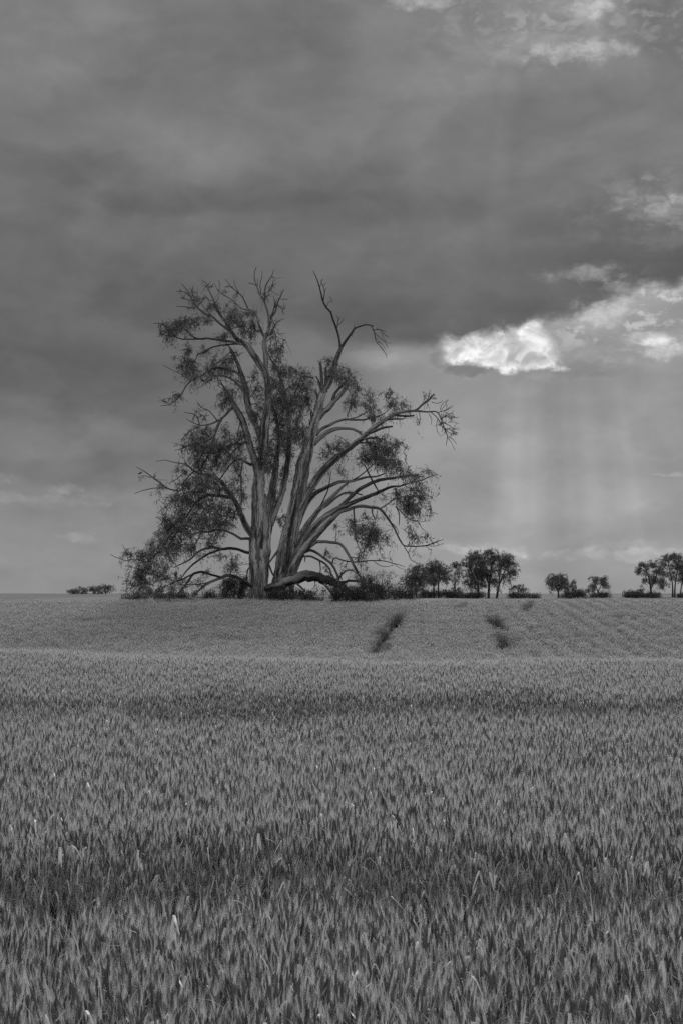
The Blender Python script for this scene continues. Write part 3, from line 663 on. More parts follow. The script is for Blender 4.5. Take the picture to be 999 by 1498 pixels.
BLOBS = [(262, 480, 18, 12), (283, 470, 14, 14), (250, 488, 14, 11), (340, 462, 12, 16), (365, 485, 13, 18), (322, 492, 12, 8), (300, 470, 12, 10, .5), (275, 525, 14, 20), (285, 540, 12, 16), (315, 530, 16, 14, .8), (335, 530, 15, 18, .8), (258, 582, 12, 8, .6), (300, 512, 12, 8, .6), (305, 540, 10, 8), (352, 475, 10, 12, .6), (405, 520, 14, 22), (400, 495, 8, 14, .6), (410, 540, 10, 14), (389, 432, 4, 8), (360, 455, 14, 8, .8), (310, 450, 14, 12, .5), (285, 438, 10, 12, .4), (402, 470, 8, 7, .5), (375, 465, 8, 10, .5),
         (335, 572, 14, 14), (355, 570, 10, 20, .7), (330, 590, 10, 7), (348, 608, 8, 8, .4), (385, 590, 10, 16, .6), (405, 560, 14, 20, .9), (415, 585, 16, 22), (435, 560, 22, 16), (440, 585, 16, 18), (425, 545, 12, 10, .7), (446, 546, 10, 12, .6), (455, 560, 8, 9, .6), (432, 620, 14, 24), (442, 640, 12, 18, .8), (415, 640, 16, 16), (405, 655, 20, 14), (395, 680, 12, 14, .8), (410, 690, 10, 14, .8), (405, 720, 8, 14, .4), (412, 756, 9, 10), (375, 570, 12, 14, .6), (370, 545, 10, 14, .5), (372, 600, 8, 14, .5), (380, 650, 14, 12, .7), (420, 665, 10, 14, .7),
         (300, 640, 26, 20), (285, 655, 18, 13), (315, 655, 24, 17), (335, 650, 20, 12), (330, 630, 14, 14, .7), (345, 665, 14, 12), (290, 680, 22, 13, .8), (268, 690, 10, 9, .7), (320, 680, 16, 14, .8), (300, 700, 22, 16), (345, 690, 10, 14, .7), (310, 715, 26, 14), (345, 715, 12, 16), (268, 707, 12, 12), (262, 730, 15, 15), (285, 730, 22, 18), (310, 745, 28, 18), (340, 745, 16, 20, .9), (275, 755, 26, 18), (250, 765, 16, 15), (300, 765, 26, 15), (330, 765, 20, 11), (240, 785, 14, 16), (265, 780, 22, 16), (356, 700, 8, 22, .5), (238, 710, 10, 6, .7),
         (228, 800, 20, 17), (250, 805, 20, 14), (280, 800, 20, 9), (308, 793, 14, 10, .8), (300, 812, 18, 8, .3), (205, 815, 16, 9), (186, 812, 10, 6, .8), (220, 830, 22, 15), (200, 845, 16, 11), (240, 835, 20, 13), (262, 845, 16, 10, .7), (215, 855, 24, 9), (250, 860, 28, 8, .7), (285, 853, 18, 8, .5), (300, 838, 16, 6, .4), (325, 815, 14, 8, .4), (335, 825, 10, 8, .7), (350, 828, 13, 10, .6), (345, 815, 14, 6, .4),
         (490, 545, 10, 12, .8), (483, 530, 12, 7), (503, 545, 10, 12), (514, 543, 9, 9, .7), (520, 568, 7, 15), (511, 590, 14, 12), (540, 588, 11, 18), (546, 602, 14, 10), (575, 590, 14, 14), (572, 576, 9, 9), (590, 590, 8, 7, .5), (480, 545, 7, 9, .7),
         (485, 658, 18, 16, .45), (495, 648, 10, 12, .4), (476, 668, 8, 8, .5), (545, 650, 24, 14, .9), (565, 660, 20, 16), (557, 640, 12, 10, .7), (580, 645, 12, 10, .5), (577, 680, 20, 11), (560, 675, 18, 13), (535, 665, 14, 14, .8), (597, 692, 16, 9, .8), (612, 702, 16, 8, .5), (626, 690, 8, 6), (615, 720, 13, 9, .9), (600, 730, 15, 11), (596, 746, 17, 12), (614, 745, 10, 10, .6), (580, 720, 14, 11, .7), (560, 722, 12, 7, .4), (505, 690, 18, 9, .3), (520, 775, 13, 15, .8), (535, 770, 13, 12, .8), (550, 780, 13, 14), (540, 790, 18, 7), (565, 786, 8, 7), (515, 760, 9, 10, .4), (605, 785, 10, 10, .5), (622, 780, 6, 5), (598, 776, 9, 9, .5), (560, 750, 10, 9, .3), (530, 800, 9, 7, .4), (525, 815, 13, 11, .5), (478, 810, 4, 6), (475, 830, 6, 7, .5), (491, 770, 4, 7), (441, 780, 4, 5, .7), (603, 805, 6, 4, .5), (456, 714, 6, 5, .6), (535, 755, 10, 8, .4), (512, 720, 10, 6, .35), (578, 607, 10, 6, .3), (610, 612, 5, 5, .6)]
BARE = [(300, 432, 24, 16), (275, 432, 12, 16), (340, 425, 22, 12), (395, 418, 18, 18, .6), (408, 450, 8, 16), (290, 608, 20, 12), (250, 590, 14, 8), (262, 650, 12, 14), (655, 618, 13, 26, 1.6), (625, 588, 14, 10), (415, 505, 10, 20), (240, 485, 14, 14), (215, 700, 12, 8, .5), (625, 745, 10, 18), (240, 750, 12, 16), (290, 560, 22, 8), (330, 445, 20, 14), (560, 820, 16, 8, .6), (630, 795, 10, 6, .6), (182, 812, 14, 8), (430, 540, 16, 10), (590, 665, 14, 12, .8), (500, 830, 22, 12, .7), (345, 520, 16, 14)]

g.bias = .7
BLOBS += [(400, 600, 14, 26, .8), (372, 612, 10, 18, .6), (412, 620, 14, 20, .8), (388, 668, 16, 14, .7), (430, 590, 14, 20, .7), (352, 640, 12, 12, .7), (550, 665, 22, 14, .5), (590, 735, 18, 14, .6), (540, 778, 20, 12, .5), (505, 655, 16, 14, .4), (470, 690, 10, 8, .3), (560, 610, 12, 8, .5), (500, 556, 14, 12, .7), (605, 715, 16, 10, .6), (320, 780, 16, 8, .4), (360, 730, 8, 14, .5), (290, 548, 18, 10, .5), (325, 545, 16, 12, .4), (345, 470, 16, 14, .5), (270, 478, 16, 12, .5)]
sites = g.sites(BLOBS, .052)
BARE += [(b[0], b[1], b[2] * 1.15, b[3] * 1.15, .45) for b in BLOBS[::2]]
bare = g.sites(BARE, .017)
twigs = g.grow(sites, tip=.010, kr=.016, kfork=1) + g.grow(bare, tip=.012, kr=.014, kfork=3, arch=.02)
base = at(390, 892, DT); base[2] = float(gz(base[0], DT))
gum = empty('gum_tree', base, 'huge old gum tree with several pale trunks, ragged crown and bare dead top', 'tree')
seen = []
for key, P, R in g.polys:
    if key not in seen: seen.append(key)
PART = {'trunk_a': 'trunk', 'trunk_b': 'trunk', 'dead': 'dead_branch', 'dead2': 'dead_branch'}
for key in seen:
    mb = MB(); sd = float(rng.random() * 50)
    for k2, P, R in g.polys:
        if k2 != key: continue
        big = R.max()
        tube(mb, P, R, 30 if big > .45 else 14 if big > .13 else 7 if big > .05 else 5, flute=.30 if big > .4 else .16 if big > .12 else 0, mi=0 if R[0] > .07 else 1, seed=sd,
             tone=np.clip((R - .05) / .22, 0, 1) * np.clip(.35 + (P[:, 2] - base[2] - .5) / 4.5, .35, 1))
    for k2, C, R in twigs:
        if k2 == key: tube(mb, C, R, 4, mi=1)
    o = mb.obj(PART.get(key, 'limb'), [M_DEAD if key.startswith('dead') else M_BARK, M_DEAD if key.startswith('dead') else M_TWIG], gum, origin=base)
    if key == 'dead': tag(o, 'bare dead branch rising crooked to a thin tip')
    if key == 'dead2': tag(o, 'bare dead branch arching over and drooping')
mb = MB()
tone = np.clip(.5 + .5 * np.array([mn.noise(Vector(q) * .8) for q in sites]) + rng.normal(0, .18, len(sites)), 0, 1)
leaves(mb, sites, .26, 13, .23, .047, tones=tone, strand=.85, axis=base)
mid = np.array([C[len(C) // 2 + 1] for k2, C, R in twigs[:int(len(sites) * 1.0)]])
leaves(mb, mid, .3, 3, .18, .032)
mb.obj('crown', [M_LEAF], gum, smooth=False, origin=base)
print('gum sites', len(sites), 'bare', len(bare))

# fallen limb lying against the trunk
fl = Tree(DT - 1.6, wob=.9)
J = fl.limb
J('log', [(388, 862, 5), (396, 858, 6), (406, 856, 6.5), (420, 850, 6.8), (428, 847, 6.2), (435, 845, 7.4), (444, 842, 7.2), (452, 842, 8.2), (463, 843, 7.0), (475, 847, 7.4), (484, 850, 6.4), (495, 855, 6.2), (504, 861, 4.6), (514, 868, 4.2), (524, 878, 3), (530, 886, 2)], -1.2, root=True)
J('b1', [(472, 850, 2.6), (478, 858, 2.3), (486, 868, 1.9), (492, 880, 1.4)], -2)
J('b2', [(430, 851, 1.7), (438, 857, 1.4), (447, 864, 1)], -1.5)
J('b3', [(495, 853, 2.4), (510, 850, 2), (525, 850, 1.7), (537, 852, 1.1)], -1)
J('b4', [(493, 850, 1.8), (500, 840, 1.5), (508, 834, 1.2), (516, 835, 1), (522, 840, .8)], -2)
J('b5', [(490, 848, 1), (484, 838, .9), (476, 836, .6)], -.5)
J('b6', [(461, 848, .9), (461, 858, .5)], -1)
J('b7', [(500, 848, .9), (498, 838, .7), (503, 834, .5)], -.5)
b0 = at(450, 889, DT - 2); b0[2] = float(gz(b0[0], b0[1]))
fo = empty('fallen_limb', b0, 'thick weathered limb fallen from the big gum, arching over the low shrubs', 'fallen limb')
for i, (key, P, R) in enumerate(fl.polys):
    mb = MB(); tube(mb, P, R, 22 if i == 0 else 9, flute=.5 if i == 0 else .12, seed=i * 3.1, tone=np.clip(.25 + .7 * np.exp(-((P[:, 0] - P[0, 0] - 1.4) / .9) ** 2), 0, 1))
    mb.obj('log' if i == 0 else 'branch', [M_LOG], fo, origin=b0)


# ------------------------------------------------------------------ shrubs and distant trees
def shrub(cx, top, rx, D, label, group='dark shrubs round the foot of the gum', bottom=None, name='shrub', per=.055, extra=(), L=.10, W=.045, cat='shrub'):
    t = Tree(D)
    z = float(gz((cx - 499.5) / F * D, D))
    by = 868 + (CZ - z) / D * F
    t.limb('stem', [(cx, by + 1, .9), (cx + 1, (by + top) / 2, .6), (cx, top + 3, .35)], 0, root=True)
    for s_ in (-1, 1):
        t.limb('stem', [(cx, by, .7), (cx + s_ * rx * .35, (by + top) / 2 + 2, .5), (cx + s_ * rx * .6, top + (by - top) * .35, .3)], rng.normal(0, .6))
    h = by - top
    rx *= 1.15
    bl = [(cx, top + h * .55, rx, h * .52)] + [(cx + rng.uniform(-.7, .7) * rx, top + h * rng.uniform(.2, .5), rx * rng.uniform(.25, .42), h * rng.uniform(.18, .28)) for _ in range(5)] + list(extra)
    st = t.sites(bl, per * 1.5, thick=1.0)
    st[:, 2] = np.maximum(st[:, 2], gz(st[:, 0], st[:, 1]) + .12)
    tw = t.grow(st, tip=.006, seg=3, kr=.008)
    b = np.array([(cx - 499.5) / F * D, D, z])
    o = empty(name, b, label, cat, group)
    mb = MB()
    for _, P, R in t.polys: tube(mb, P, R, 5)
    for _, P, R in tw: tube(mb, P, R, 3)
    mb.obj('stem', [M_TWIG], o, origin=b)
    mb = MB(); sc = t.px * 21.4
    leaves(mb, st, .26 * sc, 22, L * sc * 1.1, W * sc * .9, droop=.25)
    mb.obj('foliage', [M_SHRUB], o, smooth=False, origin=b)
    return o


SHR = [(196, 862, 19, 95.9, 'low dark shrub farthest left under the drooping leaf tips of the big gum'),
       (228, 860, 20, 96.2, 'low dark shrub second from the left under the drooping leaf tips'),
       (264, 862, 22, 96.0, 'low dark shrub where two arching low limbs come down to the ground'),
       (303, 862, 20, 96.4, 'low dark shrub just left of the tall round shrub beside the trunk'),
       (343, 834, 25, 98.2, 'tall round dark shrub just left of the main trunk'),
       (410, 858, 24, 94.6, 'low mounded shrub in front of the trunk foot and under the fallen limb'),
       (452, 859, 24, 94.4, 'low shrub under the arch in the middle of the fallen limb'),
       (500, 849, 23, 93.4, 'shrub swallowing the broken end of the fallen limb'),
       (532, 852, 20, 93.6, 'shrub filling the gap between the end of the fallen limb and the broad dome shrub'),
       (550, 838, 34, 98.5, 'broad dark dome shaped shrub, largest of all, right of the fallen limb'),
       (592, 855, 20, 99.5, 'low shrub ending the row, between the broad dome shrub and the distant trees')]
for cx, top, rx, D, lab in SHR: shrub(cx, top, rx, D, lab)


def far_tree(D, label, trunks, blobs, group, per=.085, name='eucalypt', leafk=1.0, spread=.40, nleaf=17, mats=(M_TWIG, M_FARLEAF)):
    t = Tree(D, wob=.15)
    cx = trunks[0][0][0]
    z = float(gz((cx - 499.5) / F * D, D)); by = 868 + (CZ - z) / D * F
    for i, tr in enumerate(trunks):
        tr = [tuple(p) for p in tr]
        if i == 0 or tr[0][1] >= by - 8:
            tr = [(tr[0][0], by + .5, tr[0][2] * 1.2)] + [p for p in tr if p[1] < by]
            t.limb('trunk', tr, rng.normal(0, .5), root=True, d0=rng.normal(0, .25) if i else 0)
        else:
            t.limb('trunk', tr, rng.normal(0, .8))
    blobs = [(b[0], b[1], b[2] * 1.16, b[3] * 1.16) + tuple(b[4:]) for b in blobs]
    st = t.sites(blobs, per * 2.1, thick=1.1)
    tw = t.grow(st, tip=.012, seg=3, kr=.014)
    b = np.array([(cx - 499.5) / F * D, D, z])
    o = empty(name, b, label, 'tree', group)
    mb = MB()
    for _, P, R in t.polys: tube(mb, P, R, 7)
    for _, P, R in tw: tube(mb, P, R, 3)
    mb.obj('trunk', [mats[0]], o, origin=b)
    mb = MB()
    tone = np.clip(.5 + .5 * np.array([mn.noise(Vector(q) * .7) for q in st]) + rng.normal(0, .15, len(st)), 0, 1)
    leaves(mb, st, spread, nleaf, .20 * leafk, .062 * leafk, droop=.6, tones=tone, strand=.40 * leafk ** .5, axis=b)
    mb.obj('crown', [mats[1]], o, smooth=False, origin=b)
    return o


G1 = 'clump of gums right of the big tree'
far_tree(168, 'round bushy gum at the left end of the distant clump', [[(609, 874, 1.4), (608, 858, 1.2), (606, 842, .9)], [(609, 866, 1), (615, 850, .7), (617, 838, .5)], [(608, 862, 1), (599, 850, .6)]],
         [(608, 838, 14, 12), (600, 850, 10, 10), (617, 850, 9, 11), (607, 858, 14, 8, .7), (612, 830, 8, 5)], G1)
far_tree(170, 'taller dome crowned gum on two dark stems, second from the left in the distant clump', [[(634, 876, 1.3), (634, 855, 1.1), (633, 835, .8)], [(641, 876, 1.2), (641, 855, 1), (643, 838, .7)]],
         [(634, 828, 13, 9), (628, 838, 10, 10), (643, 836, 11, 12), (637, 846, 14, 9, .8), (649, 845, 6, 9, .7), (628, 850, 7, 8, .6)], G1)
far_tree(176, 'thin see-through gum between the two fuller gums of the clump', [[(666, 875, .9), (665, 855, .7), (665, 835, .5)], [(666, 862, .6), (659, 848, .4)], [(665, 855, .6), (672, 840, .4)]],
         [(665, 827, 9, 6), (658, 838, 6, 7, .6), (671, 838, 7, 8, .6), (664, 848, 10, 7, .4), (668, 862, 9, 6, .6)], G1)
far_tree(171, 'tall leafy gum with a pale slanting gap, left of the tallest pair', [[(699, 876, 1.8), (699, 855, 1.4), (697, 835, 1), (695, 818, .6)], [(699, 858, 1.2), (690, 840, .9), (685, 824, .5)]],
         [(695, 813, 13, 7), (685, 821, 9, 9), (700, 824, 13, 11), (690, 838, 12, 11), (703, 842, 10, 12), (696, 856, 12, 8, .6), (686, 856, 9, 8, .7)], G1)
far_tree(172, 'tallest gum of the distant clump with a dense pointed crown', [[(714, 876, 1.8), (715, 855, 1.5), (718, 835, 1.1), (720, 818, .7)], [(715, 856, 1.1), (708, 838, .8), (707, 822, .5)]],
         [(720, 811, 12, 8), (711, 820, 10, 10), (725, 824, 12, 11), (714, 836, 13, 11), (722, 844, 10, 8, .6), (713, 852, 9, 8, .5)], G1)
far_tree(173, 'rounded gum leaning right on a forked pale stem, right end of the clump', [[(726, 876, 1.6), (729, 858, 1.3), (735, 842, 1), (741, 828, .6)], [(729, 858, 1), (731, 838, .8), (734, 822, .5)], [(732, 850, .8), (745, 838, .5)]],
         [(738, 815, 11, 7), (745, 824, 9, 9), (748, 836, 7, 9), (736, 828, 10, 8, .6), (743, 844, 8, 7, .8), (731, 838, 6, 8, .4), (728, 858, 5, 5, .6)], G1)
G2 = 'undergrowth below the clump of gums'
shrub(627, 862, 17, 166, 'dark scrub at the foot of the two left gums in the distant clump', G2, per=.10)
shrub(662, 863, 18, 166, 'dark scrub in the middle of the distant clump, below the thin gum', G2, per=.10)
shrub(696, 864, 18, 167, 'dark scrub below the tall leafy gums of the distant clump', G2, per=.10)
shrub(757, 865, 16, 168, 'low spreading scrub just right of the distant clump', G2, per=.10)
shrub(778, 869, 10, 168, 'tiny tuft of scrub right of the clump, beside the wheel track', G2, per=.08)
G3 = 'pair of lone gums on the far paddock'
far_tree(164, 'lone round crowned gum on a short forked trunk, left of the pair', [[(816, 876, 1.3), (816, 866, 1.2), (812, 856, .8), (809, 846, .5)], [(816, 867, 1), (820, 855, .7), (823, 845, .5)], [(816, 862, .8), (816, 848, .5)]],
         [(816, 845, 14, 6), (806, 850, 7, 7), (826, 852, 8, 8), (816, 855, 13, 7, .6), (809, 860, 7, 5, .6), (826, 862, 7, 5, .7)], G3)
far_tree(178, 'small slim gum tucked behind the lone round crowned gum', [[(838, 873, .8), (838, 860, .6), (837, 852, .4)]], [(837, 855, 5, 6), (839, 863, 5, 5)], G3)
far_tree(170, 'smaller lone gum with a split heart shaped crown, right of the pair', [[(874, 875, 1.1), (874, 866, .9), (870, 855, .6), (868, 848, .4)], [(874, 866, .8), (879, 855, .6), (881, 848, .4)]],
         [(869, 847, 7, 5), (882, 848, 7, 5), (867, 855, 5, 5), (882, 857, 6, 6), (875, 852, 9, 5, .6), (873, 861, 7, 3, .5)], G3)
G4 = 'bushes on the far paddock'
shrub(834, 862, 12, 163, 'round dark bush right beside the lone round crowned gum', G4, per=.12, name='bush', cat='bush')
shrub(848, 863, 9, 164, 'small dark bush at the right of the pair by the lone gum', G4, per=.12, name='bush', cat='bush')
shrub(869, 867, 8, 165, 'small low bush under the heart shaped gum, left side', G4, per=.12, name='bush', cat='bush')
shrub(884, 866, 8, 166, 'small low bush under the heart shaped gum, right side', G4, per=.12, name='bush', cat='bush')
shrub(921, 862, 9, 164, 'pointed dark bush at the left foot of the right hand gums', G4, per=.12, name='bush', cat='bush')
shrub(938, 865, 13, 163, 'broad dark bush in front of the left of the right hand gums', G4, per=.12, name='bush', cat='bush')
shrub(955, 865, 9, 162, 'round dark bush at the trunk of the right hand gums', G4, per=.12, name='bush', cat='bush')
shrub(996, 866, 8, 164, 'dark bush cut by the right edge of the picture', G4, per=.12, name='bush', cat='bush')
G5 = 'gums at the right edge'
far_tree(165, 'layered open gum, left of the three near the right edge', [[(952, 876, 1.6), (951, 860, 1.3), (948, 845, .9), (945, 832, .5)], [(951, 862, 1), (958, 848, .8), (961, 834, .5)], [(950, 855, .7), (940, 846, .4)]],
         [(943, 826, 9, 5), (955, 825, 9, 5), (938, 836, 6, 6), (962, 834, 8, 7), (949, 840, 10, 6, .7), (938, 848, 5, 4, .7), (958, 848, 10, 6), (968, 856, 8, 6, .8), (940, 860, 5, 5, .6)], G5)
far_tree(168, 'tallest open gum on two straight stems near the right edge', [[(983, 877, 1.2), (983, 855, 1), (979, 835, .7), (976, 820, .4)], [(986, 877, 1.2), (987, 855, 1), (990, 835, .7), (991, 822, .4)]],
         [(980, 815, 10, 5), (991, 816, 10, 6), (970, 820, 6, 6), (975, 830, 8, 7, .7), (990, 830, 9, 8), (984, 843, 9, 7, .5), (972, 842, 6, 6, .5), (966, 850, 6, 5)], G5)
far_tree(172, 'slim gum cut by the right edge of the picture', [[(994, 876, .9), (996, 858, .8), (999, 840, .5)]], [(1000, 822, 8, 8), (999, 836, 7, 8), (1003, 848, 8, 6), (996, 846, 4, 4)], G5)
G6 = 'far gums on the skyline'
for cx, w, top, D, lab in ((107, 8, 860, 330, 'small flat topped gum at the left end of the row on the left skyline'), (122, 9, 859, 332, 'second flat topped gum of the row on the left skyline'),
                           (139, 11, 857, 334, 'third and broad gum of the row on the left skyline'), (155, 13, 855, 336, 'tallest domed gum at the right end of the row on the left skyline')):
    far_tree(D, lab, [[(cx, 872, .8), (cx, 865, .6), (cx - 1, 861, .4)], [(cx, 867, .5), (cx + w * .4, 862, .35)], [(cx, 867, .5), (cx - w * .45, 863, .35)]],
             [(cx, top + 10, w * .9, 3, .6), (cx, top + 3, w * .9, 3.2), (cx - w * .5, top + 5, w * .5, 2.4), (cx + w * .5, top + 5, w * .5, 2.6), (cx, top + 7, w * .8, 2.2, .6)], G6, per=.13, leafk=1.6, spread=.45, nleaf=12)
far_tree(330, 'domed gum on the skyline just right of the near clump', [[(757, 871, .9), (757, 864, .7), (755, 859, .4)], [(757, 866, .5), (764, 861, .35)]], [(757, 857, 9, 3.2), (749, 860, 6, 3), (765, 861, 7, 3), (757, 863, 11, 3, .7)], G6, per=.13, leafk=1.6, spread=.45, nleaf=12)
far_tree(340, 'tiny round gum on the skyline between the two lone gums', [[(861, 871, .8), (861, 866, .6), (861, 862, .4)]], [(861, 862, 5, 2.6), (858, 865, 4, 2.4), (865, 865, 4, 2.4)], G6, per=.13, leafk=1.6, spread=.45, nleaf=12)

# dark strip of rank grass along the far left edge of the crop
mb = MB(); n = 5200
x = -rng.random(n) * 26 - 15.2; y = 101.5 + rng.random(n) * 1.2 + (x + 30) * .02
fade = np.clip((-14.5 - x) / 14, .25, 1)
hgt = (.50 + .25 * rng.random(n)) * (.80 + .2 * fade)
b = np.stack([x, y, gz(x, y)], -1)
ln = rng.normal(0, .12, (n, 2))
sd = rng.normal(size=(n, 3)); sd[:, 2] = 0; sd /= np.linalg.norm(sd, axis=1, keepdims=True)
tip = b + np.stack([ln[:, 0], ln[:, 1], hgt], -1)
V = np.stack([b - sd * .05, b + sd * .05, tip], 1).reshape(-1, 3)
mb.add(V, tris=np.arange(n * 3).reshape(n, 3), tone=np.repeat(rng.random(n), 3))
tag(mb.obj('verge_grass', [M_SHRUB], smooth=False), 'dark strip of rank grass along the far left edge of the crop', 'grass', kind='stuff')

# ------------------------------------------------------------------ bird on the dead twig at the left
bp = at(205.5, 693.6, DT - 4.5)
mb = MB()
sp_ = np.array([(-.19, .00), (-.12, .015), (-.06, .03), (0, .055), (.045, .085), (.075, .115), (.095, .135), (.115, .14), (.14, .135)])
rr = np.array([.012, .018, .036, .056, .054, .038, .036, .026, .004])
P = bp + np.stack([sp_[:, 0] * -1 * -1, np.zeros(9), sp_[:, 1]], -1)
tube(mb, P, rr, 10)
for s_ in (-1, 1):
    tube(mb, [P[3] + np.array([0, s_ * .02, -.03]), P[3] + np.array([.005, s_ * .02, -.075])], [.006, .005], 5)
    tube(mb, [P[4] + np.array([0, s_ * .045, .01]), P[3] + np.array([-.04, s_ * .05, -.01]), P[1] + np.array([-.01, s_ * .02, .0])], [.022, .022, .006], 6)
tag(mb.obj('perched_bird', [M_DEAD], origin=bp), 'small dark bird perched on the bare twig at the far left of the gum', 'bird')

# ------------------------------------------------------------------ world
SUN_EL, SUN_AZ = math.radians(31), math.radians(8)      # behind the clouds, a little right of the view
Wd = bpy.data.worlds.new('World'); S.world = Wd; Wd.use_nodes = True
nt = Wd.node_tree; nt.nodes.clear()


class E:
    """little expression helper over math nodes"""
    def __init__(s, k): s.k = k

    @staticmethod
    def op(o, *a):
        n = nt.nodes.new('ShaderNodeMath'); n.operation = o
        for i, v in enumerate(a):
            if isinstance(v, E): nt.links.new(v.k, n.inputs[i])
            else: n.inputs[i].default_value = float(v)
        return E(n.outputs[0])
    def __add__(s, o): return E.op('ADD', s, o)
    __radd__ = __add__
    def __sub__(s, o): return E.op('SUBTRACT', s, o)
    def __rsub__(s, o): return E.op('SUBTRACT', o, s)
    def __mul__(s, o): return E.op('MULTIPLY', s, o)
    __rmul__ = __mul__
    def __truediv__(s, o): return E.op('DIVIDE', s, o)
    def __pow__(s, o): return E.op('POWER', s, o)


def sstep(a, b, v):
    n = nt.nodes.new('ShaderNodeMapRange'); n.interpolation_type = 'SMOOTHSTEP'
    nt.links.new(v.k, n.inputs[0]); n.inputs[1].default_value = a; n.inputs[2].default_value = b
    return E(n.outputs[0])


def vmax(a, b): return E.op('MAXIMUM', a, b)
def vmin(a, b): return E.op('MINIMUM', a, b)


def noise(x, y, z=0., scale=1., detail=4., rough=.5, dist=0.):
    c = nt.nodes.new('ShaderNodeCombineXYZ')
    for i, v in enumerate((x, y, z)):
        if isinstance(v, E): nt.links.new(v.k, c.inputs[i])
        else: c.inputs[i].default_value = v
    n = nt.nodes.new('ShaderNodeTexNoise'); nt.links.new(c.outputs[0], n.inputs['Vector'])
    n.inputs['Scale'].default_value = scale; n.inputs['Detail'].default_value = detail
    n.inputs['Roughness'].default_value = rough; n.inputs['Distortion'].default_value = dist
    return E(n.outputs[0])


def curve(v, pts, lo, hi):
    """piecewise linear/eased grey ramp over v in lo..hi"""
    t = E.op('DIVIDE', v - lo, hi - lo)
    r = nt.nodes.new('ShaderNodeValToRGB'); nt.links.new(t.k, r.inputs[0]); r.color_ramp.interpolation = 'EASE'
    e = r.color_ramp.elements
    while len(e) < len(pts): e.new(.5)
    for i, (p, c) in enumerate(pts):
        e[i].position = (p - lo) / (hi - lo); e[i].color = grey(c)
    return E(r.outputs[0])


tc = nt.nodes.new('ShaderNodeTexCoord')
sx = nt.nodes.new('ShaderNodeSeparateXYZ'); nt.links.new(tc.outputs['Generated'], sx.inputs[0])
dx, dy, dz = (E(o) for o in sx.outputs)
az = E.op('ARCTAN2', dx, dy); el = E.op('ARCSINE', dz)
# angles in units of 1/2080 rad from the north horizon: X right, Y down (sky dome coordinates)
X0 = az * F + 499.5
Y0 = 868. - el * F
# warps
w1 = noise(X0, Y0 * 1.7, 1.3, 1 / 260, 4, .55); w2 = noise(X0, Y0 * 1.7, 8.1, 1 / 260, 4, .55)
f1 = noise(X0, Y0 * 1.3, 4.4, 1 / 38, 5, .6); f2 = noise(X0, Y0 * 1.3, 14.4, 1 / 38, 5, .6)
X = X0 + (w1 - .5) * 110 + (f1 - .5) * 26
Y = Y0 + (w2 - .5) * 80 + (f2 - .5) * 20
Xs = X0 + (w1 - .5) * 30 + (f1 - .5) * 34
Ys = Y0 + (w2 - .5) * 16 + (f2 - .5) * 26

s = curve(Y, [(-1500, .52), (-300, .47), (0, .45), (120, .425), (210, .42), (330, .392), (420, .372), (520, .378), (600, .405), (660, .43), (700, .435), (760, .485), (868, .525), (1000, .50)], -1500, 1000)


def blob(cx, cy, rx, ry, amp, soft=1.0, fine=False):
    global s
    a = ((Xs if fine else X) - cx) / rx; b_ = ((Ys if fine else Y) - cy) / ry
    r = (a * a + b_ * b_)
    s = s + sstep(1.0 + soft * .6, 1.0 - soft * .85, r) * amp


# broad light and dark areas of the cloud deck
for b_ in ((60, 90, 150, 90, .035), (130, 45, 40, 30, .03), (230, 300, 90, 30, -.045), (640, 470, 260, 34, -.03), (950, 395, 110, 34, -.05), (870, 335, 130, 26, -.045), (90, 262, 130, 20, -.03),
           (420, 90, 90, 70, -.025), (660, 200, 70, 150, .03), (190, 215, 90, 26, .025), (340, 215, 110, 40, .02), (560, 310, 200, 26, -.025), (800, 120, 140, 40, .035), (960, 60, 70, 60, -.03), (850, 260, 90, 30, .012), (60, 560, 160, 60, -.035), (300, 450, 160, 40, -.02), (120, 690, 160, 26, -.03), (500, 30, 70, 30, -.02), (330, 350, 200, 30, .02)):
    blob(*b_)
# rolling texture
t1 = noise(X0, Y0 * 2.0, 3.3, 1 / 170, 6, .55, .4); t2 = noise(X0, Y0 * 1.5, 7.7, 1 / 60, 5, .6, .3)
s = s + (t1 - .5) * .16 + (t2 - .5) * .06
# a few soft folds in the deck
for (z_, sc_, th, wd, am, yst) in ((5.5, 1 / 420, .49, .18, .030, 1.7), (27.5, 1 / 260, .53, .16, .018, 2.2)):
    nn = noise(X0 + (f1 - .5) * 60, Y0 * yst + (f2 - .5) * 60, z_, sc_, 2, .45, .2)
    s = s + (sstep(th - .05, th + .02, nn) * sstep(th + wd, th, nn) - .25) * am
# lower edge of the deck at the right, bright sky below it
tt = vmax((X0 - 620.) / 380., 0.)
edge = 503. - 81. * (tt ** 1.25)
jit = .25 + .75 * sstep(600, 800, X0)
under = sstep(-10, 14, Y0 + ((f2 - .5) * 46 + (w2 - .5) * 44 + (t2 - .5) * 30) * jit - edge) * sstep(470, 590, X0)
lining = sstep(46, 6, Y0 + (f2 - .5) * 30 - edge) * under
s = s + under * curve(Y0, [(400, .12), (520, .135), (600, .125), (700, .10), (800, .06), (868, .03)], 400, 868) + lining * (.01 + .06 * sstep(700, 900, X0))
dk = sstep(-75, -8, Y0 + (w2 - .5) * 30 - edge) * (1. - under) * sstep(430, 620, X0)
s = s - dk * .035
# torn bright holes
tex = noise(X0, Y0 * 1.5, 2.2, 1 / 30, 6, .57, .3); tex2 = noise(X0, Y0 * 1.7, 12.2, 1 / 75, 5, .6, .3); tex3 = noise(X0, Y0 * 1.2, 22.2, 1 / 30, 5, .58, .5)

